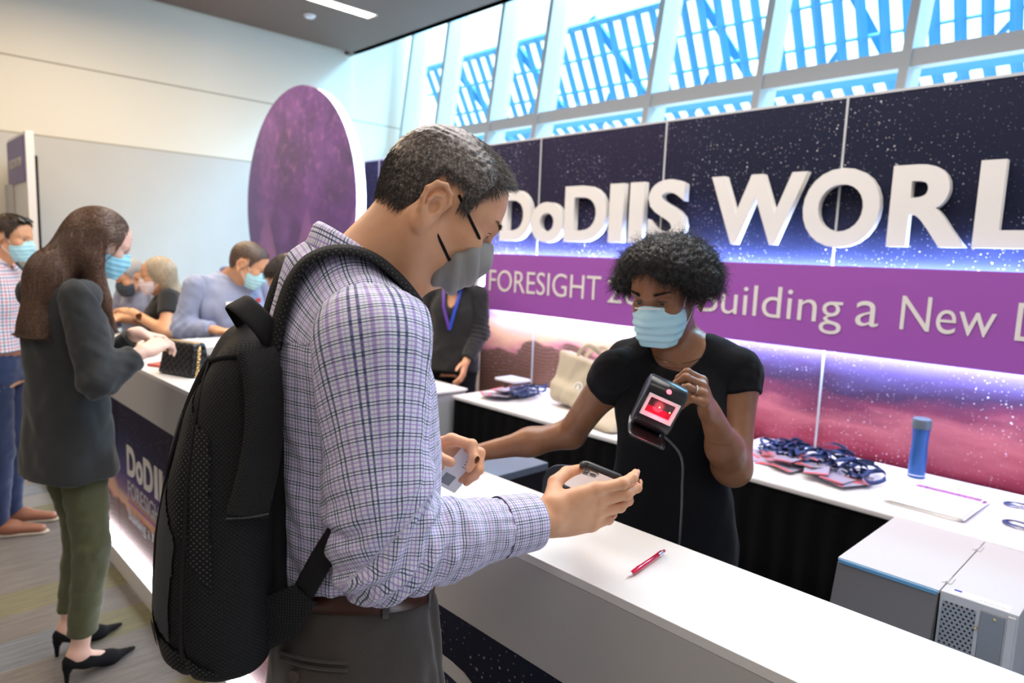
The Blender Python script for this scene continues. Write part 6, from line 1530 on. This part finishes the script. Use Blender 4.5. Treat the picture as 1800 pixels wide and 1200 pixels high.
# tote bags
canvas = cloth('beige_canvas', (.52, .45, .34), .9, 700, .3, (.44, .38, .28))
def tote(c, w, h, d, lean, label, logo=True, lay=False):
    t = thing('tote_bag', label, 'bag', (c[0], c[1], .75), 'canvas bags on the left table')
    X = nrm(V3(1, .05, 0)); Yn = V3(-.05, -1, 0); U = nrm(V3(lean, .18, 1)) if not lay else nrm(V3(.2, .9, .35)); N = nrm(np.cross(X, U)); N = -N if N @ V3(0, -1, 0) < 0 and not lay else N
    if lay and N[2] < 0: N = -N
    R = np.stack([X, N, U]); c = np.array(c, float)
    pr = [rbox(c, (w / 2, d / 2, h / 2), .02, .02, R), rbox(c - U * h * .30, (w / 2 + .01, d / 2 + .025, h * .16), .03, .05, R)]
    if lay: pr = [rbox(c, (w / 2, d / 2, h / 2), .03, .02, R)]
    pr.append(half((c[0], c[1], .752), (0, 0, -1), .004))
    def dsp(V): q = (V - c) @ R.T; return .008 * snoise(np.stack([q[:, 0], q[:, 1] * .5, q[:, 2] * .6], 1), 7, 81, 2)
    sdf_obj('bag_body', pr, c - .32, c + .32, .008, canvas, t, disp=dsp)
    for s in (-1, 1):
        o = c + N * s * d * .35 + U * h * .42; ribbon('handle', spline([o - X * w * .22, o - X * w * .2 + U * .07, o + N * s * .03 + U * .11, o + X * w * .2 + U * .06, o + X * w * .22], 18), [N * s] * 18, .028, .003, canvas, t)
    if logo:
        o = c + N * (d / 2 + .012) + (U * -.02); Rn = np.stack([X, U, N]).T
        MB().lathe([(.026, .0), (.026, .003), (.034, .003), (.034, .0)], o, 24, Rn).build('printed_logo', M['white'], t)
        MB().poly([o + X * a + U * b for a, b in ((-.014, -.014), (.014, -.014), (.004, .016), (-.004, .016))], N * 0, N * .003).build('printed_logo', M['white'], t)
    return t
tote((-2.58, 3.13, .90), .40, .30, .12, .16, 'beige canvas tote bag standing on the left table, behind the outstretched arm')
tote((-2.28, 2.93, .80), .36, .26, .085, 0, 'beige canvas tote bag lying flat at the right end of the left table', True, True)
b = MB(); b.box(-.09, .09, -.06, .06, 0, .012, .002); o = b.build('folder', sm('white_purple_card', (.75, .72, .80), .5), None); o.location = (-2.36, 3.17, 1.02); o.rotation_euler = (1.2, .3, .3)
tag(o, 'white and purple folded card sticking out of the standing tote bag', 'card')
# tall cardboard box by the emblem
t = thing('cardboard_box', 'tall brown cardboard box against the backdrop beside the black jacket', 'box', (-3.97, 3.37, 0)); kb = sm('cardboard', (.42, .30, .19), .8)
MB().box(-4.06, -3.885, 3.32, 3.43, 0, 1.165, .003).build('box', kb, t); MB().box(-4.0, -3.95, 3.317, 3.3195, .85, 1.165).build('tape', sm('tape', (.6, .52, .40), .3), t)
# red pen
a = V3(-.695, .991, 1.0765); e = V3(-.713, 1.136, 1.0775); ax = nrm(e - a); Rn = np.array(Vector(ax).to_track_quat('Z', 'Y').to_matrix()); L = np.linalg.norm(e - a)
t = thing('pen', 'red ballpoint pen with silver tip lying on the white counter', 'pen', tuple(a)); rp = sm('red_translucent', (.62, .01, .05), .12, 0, trans=.25)
MB().lathe([(0, 0), (.0008, .001), (.0022, .006), (.0034, .012)], a, 16, Rn).build('tip', M['silver'], t, True)
MB().lathe([(.0034, .012), (.0046, .022), (.0053, .04), (.0047, .052), (.0044, .09), (.0047, L - .030), (.0044, L - .028), (0, L - .028)], a, 20, Rn).build('barrel', rp, t, True)
MB().lathe([(0, L - .028), (.0050, L - .028), (.0050, L - .012), (.0036, L - .008)], a, 18, Rn).build('collar', M['silver'], t, True)
MB().lathe([(.0036, L - .009), (.0030, L), (0, L + .001)], a, 16, Rn).build('button', rp, t, True)
s_ = nrm(np.cross(ax, V3(0, 0, 1))); MB().tube([a + ax * (L - .018) + V3(0, 0, .004), a + ax * (L - .02) + V3(0, 0, .0075) + s_ * .002, a + ax * (L - .058) + V3(0, 0, .0062) + s_ * .002], .0015, 6, flat=((0, 0, 1), .6)).build('clip', rp, t, True)
# badge printer behind the counter
t = thing('badge_printer', 'grey desktop badge printer with hinged lid behind the counter', 'printer', (-.40, 1.9, .64)); lg = sm('printer_light', (.58, .585, .60), .38); dg = sm('printer_dark', (.15, .14, .135), .4, .2)
x0, xm, x1, y0, y1, zt = -.575, -.358, -.214, 1.690, 2.105, .95
MB().poly([(x0, y0, zt - .012), (x0, y0 + .012, zt), (x0, y1, zt), (x0, y1, .66), (x0, y0 - .055, .66), (x0, y0 - .05, .74)], (0, 0, 0), (xm - x0 - .002, 0, 0)).build('front_cover', dg, t)
MB().box(x0 - .001, xm - .001, y0 + .004, y1 + .001, zt - .006, zt + .0015, .0012).build('lid', lg, t)
MB().box(x0 + .002, xm - .004, y0 - .001, y0 + .006, zt - .010, zt - .001, .001).build('blue_edge', sm('blue_edge', (.15, .36, .60), .3), t, label='blue reflective edge')
MB().box(xm + .001, x1, y0 + .006, y1, .66, zt + .0015, .002).build('housing', lg, t)
for y in (1.765, 2.035):
    h = MB(); h.box(xm - .009, xm + .009, y - .020, y + .020, zt + .0015, zt + .0035, .0006); h.cyl((xm, y - .019, zt + .0035), (xm, y + .019, zt + .0035), .0032, None, 12); h.build('hinge', lg, t, True)
q = NB('perforated_plate'); x_, y_, z_ = q.xyz(q.pos()); r_ = q.m2('FLOOR', q.m2('DIVIDE', z_, .0085)); xo = q.m2('ADD', q.m2('DIVIDE', x_, .0098), q.m2('MULTIPLY', q.m2('MODULO', r_, 2.0), .5))
fx = q.m2('SUBTRACT', q.m2('FRACT', xo), .5); fz = q.m2('SUBTRACT', q.m2('FRACT', q.m2('DIVIDE', z_, .0085)), .5); rr = q.m2('ADD', q.m2('POWER', q.m2('MULTIPLY', fx, 1.15), 2.0), q.m2('POWER', fz, 2.0))
q.set(color=q.mix(q.m2('LESS_THAN', rr, .085), (.36, .36, .37), (.01, .01, .02)), rough=.35, metal=.4)
MB().box(xm + .008, xm + .070, y0 + .003, y0 + .0065, .70, zt - .018, .0008).build('vent', q.m, t)
MB().box(xm + .078, x1 - .022, y0 + .0025, y0 + .0065, .70, zt - .012, .002).build('access_plate', sm('plate', (.30, .30, .31), .3, .5), t)
MB().box(x1 - .018, x1 - .004, y0 + .002, y0 + .0065, .66, zt - .006, .001).build('edge_trim', lg, t)
MB().box(x0 - .004, x1 + .004, y0 - .002 + .004, y0 + .0085, zt - .011, zt - .0045, .0008).build('lip', lg, t) if False else None
for xx, zz in ((xm + .104, zt - .022), (xm + .073, zt - .055)): MB().lathe([(0, .003), (.003, .0022), (.0035, 0)], (xx, y0 + .003, zz), 12, np.array([[1, 0, 0], [0, 0, -1], [0, 1, 0]], float)).build('screw', M['gold'], t, True)
st = MB().box(-.340, -.232, y0 + .012, y0 + .040, zt + .0015, zt + .0022).build('sticker', M['paper'], t, label='white barcode sticker')
MB().box(-.337, -.322, y0 + .028, y0 + .037, zt + .0022, zt + .0026).build('blue_mark', sm('blue_ink', (.03, .06, .45), .5), st)
for k in range(16): MB().box(-.292 + k * .0034, -.2905 + k * .0034 + (.0006 if k % 3 else 0), y0 + .015, y0 + .023, zt + .0022, zt + .0026).build('bar', M['grey'], st)
MB().box(-.66, -.10, 1.56, 2.16, .0, .655, .005).build('equipment_stand', M['blackcloth'], None); tag(bpy.data.objects['equipment_stand'], 'low black stand under the grey badge printer', 'stand')
# equipment box and chair behind the counter
c = onp(868, 822, 2, .90); t = thing('equipment_box', 'dark equipment box with slate grey top behind the counter', 'box', (c[0], c[1], 0))
MB().box(c[0] - .18, c[0] + .07, c[1] - .14, c[1] + .20, .0, .872, .004).build('body', M['black'], t); MB().box(c[0] - .185, c[0] + .075, c[1] - .145, c[1] + .205, .872, .90, .004).build('top', sm('slate_top', (.12, .15, .20), .4), t)
c = at(1006, 868, 1.92); t = thing('chair', 'black plastic chair back just behind the phone and counter', 'chair', (c[0], c[1], 0)); X = nrm(V3(.80, .60, 0)); N = nrm(V3(.60, -.80, .12)); U = nrm(np.cross(X, N)); U = U if U[2] > 0 else -U
slab(MB(), c - U * .12, X, U, N, .17, .40, .012, .05).build('backrest', sm('chair_plastic', (.035, .036, .04), .45), t)
g = MB(); [g.lathe([(0, .0015), (.005, .001), (.0055, 0)], c + U * (.035 - j * .013) + X * (-.02 + i * .014) + N * .0125, 8, np.stack([X, U, N]).T) for i in range(4) for j in range(2)]; g.build('embossed_mark', M['black'], t)
MB().cyl(c - U * .3, V3(c[0] - .05, c[1] + .10, .48), .014).build('stem', M['grey'], t); slab(MB(), V3(c[0] - .16, c[1] + .16, .46), V3(1, 0, 0), V3(0, 1, 0), V3(0, 0, 1), .40, .40, .03, .08).build('seat', M['black'], t)
for i in range(4):
    a = .8 + i * PI / 2; MB().cyl((c[0] - .16 + .12 * math.cos(a), c[1] + .2 + .12 * math.sin(a), .46), (c[0] - .16 + .2 * math.cos(a), c[1] + .2 + .2 * math.sin(a), 0), .011).build('leg', M['grey'], t)
# handbag on the far counter section
t = thing('handbag', 'black quilted handbag with gold chain standing on the counter', 'handbag', (-3.17, 1.045, 1.07)); q = NB('quilted_leather'); p_ = q.obj(); x_, y_, z_ = q.xyz(p_)
w1 = q.m2('ABSOLUTE', q.m2('SINE', q.m2('MULTIPLY', q.m2('ADD', x_, z_), 90.0))); w2 = q.m2('ABSOLUTE', q.m2('SINE', q.m2('MULTIPLY', q.m2('SUBTRACT', x_, z_), 90.0)))
q.set(color=(.008, .008, .010, 1), rough=.3); q.bump(q.m2('MINIMUM', w1, w2), .8, .004)
c = V3(-3.17, 1.045, 1.145); X = nrm(V3(.95, .3, 0)); Yh = nrm(V3(-.3, .95, 0)); R = np.stack([X, Yh, V3(0, 0, 1)])
def taper(P): qz = (P - c) @ R.T; s = 1 + 1.6 * (qz[:, 2]); return np.stack([qz[:, 0] * (1 + .9 * (qz[:, 2] + .07)), qz[:, 1] * (1 + 5.5 * (qz[:, 2] + .07)), qz[:, 2]], 1)
bx = rbox((0, 0, 0), (.118, .058, .074), .016)
sdf_obj('bag_body', [Pr(lambda P: bx.f(taper(P)) * .7, .01)], c - .2, c + .2, .005, q.m, t)
MB().tube([c + R.T @ V3(x, 0, .071) for x in np.linspace(-.09, .09, 9)], .004, 8).build('clasp_frame', M['gold'], t, True)
for s_, pth in ((0, [(.095, .0, .07), (.112, -.01, .04), (.120, -.02, .0), (.125, -.03, -.045), (.13, -.04, -.07)]), (1, [(-.095, 0, .07), (-.115, -.02, .045), (-.10, -.05, .03), (-.05, -.055, .035)])):
    sp = spline([c + R.T @ V3(*v) for v in pth], 16)
    for i in range(15):
        m_ = (sp[i] + sp[i + 1]) / 2; d = nrm(sp[i + 1] - sp[i]); e1 = nrm(np.cross(d, V3(0, 0, 1) if i % 2 else V3(1, 0, 0))); MB().tube([m_ + d * math.cos(a) * .0085 + e1 * math.sin(a) * .0055 for a in np.linspace(0, 2 * PI, 13)[:-1]], .0018, 5, True).build('chain_link', M['gold'], t, True)
o = slab(MB(), V3(-2.98, 1.12, 1.0702), nrm(V3(.9, .4, 0)), nrm(V3(-.4, .9, 0)), V3(0, 0, 1), .15, .20, .003, .004).build('leaflet', M['paper'], None); tag(o, 'white leaflet on the counter just right of the black handbag', 'leaflet')
o = slab(MB(), V3(-2.93, 1.13, 1.0734), nrm(V3(.9, .4, 0)), nrm(V3(-.4, .9, 0)), V3(0, 0, 1), .09, .14, .008, .008).build('tablet', M['black'], None); tag(o, 'small dark tablet lying on the white leaflet beside the handbag', 'tablet')
o = slab(MB(), V3(-3.42, 1.06, 1.0702), nrm(V3(.9, .4, 0)), nrm(V3(-.4, .9, 0)), V3(0, 0, 1), .16, .12, .012, .004).build('red_booklet', sm('booklet_red', (.55, .10, .08), .5), None); tag(o, 'small red booklet on the counter left of the handbag, under the sleeve', 'booklet')
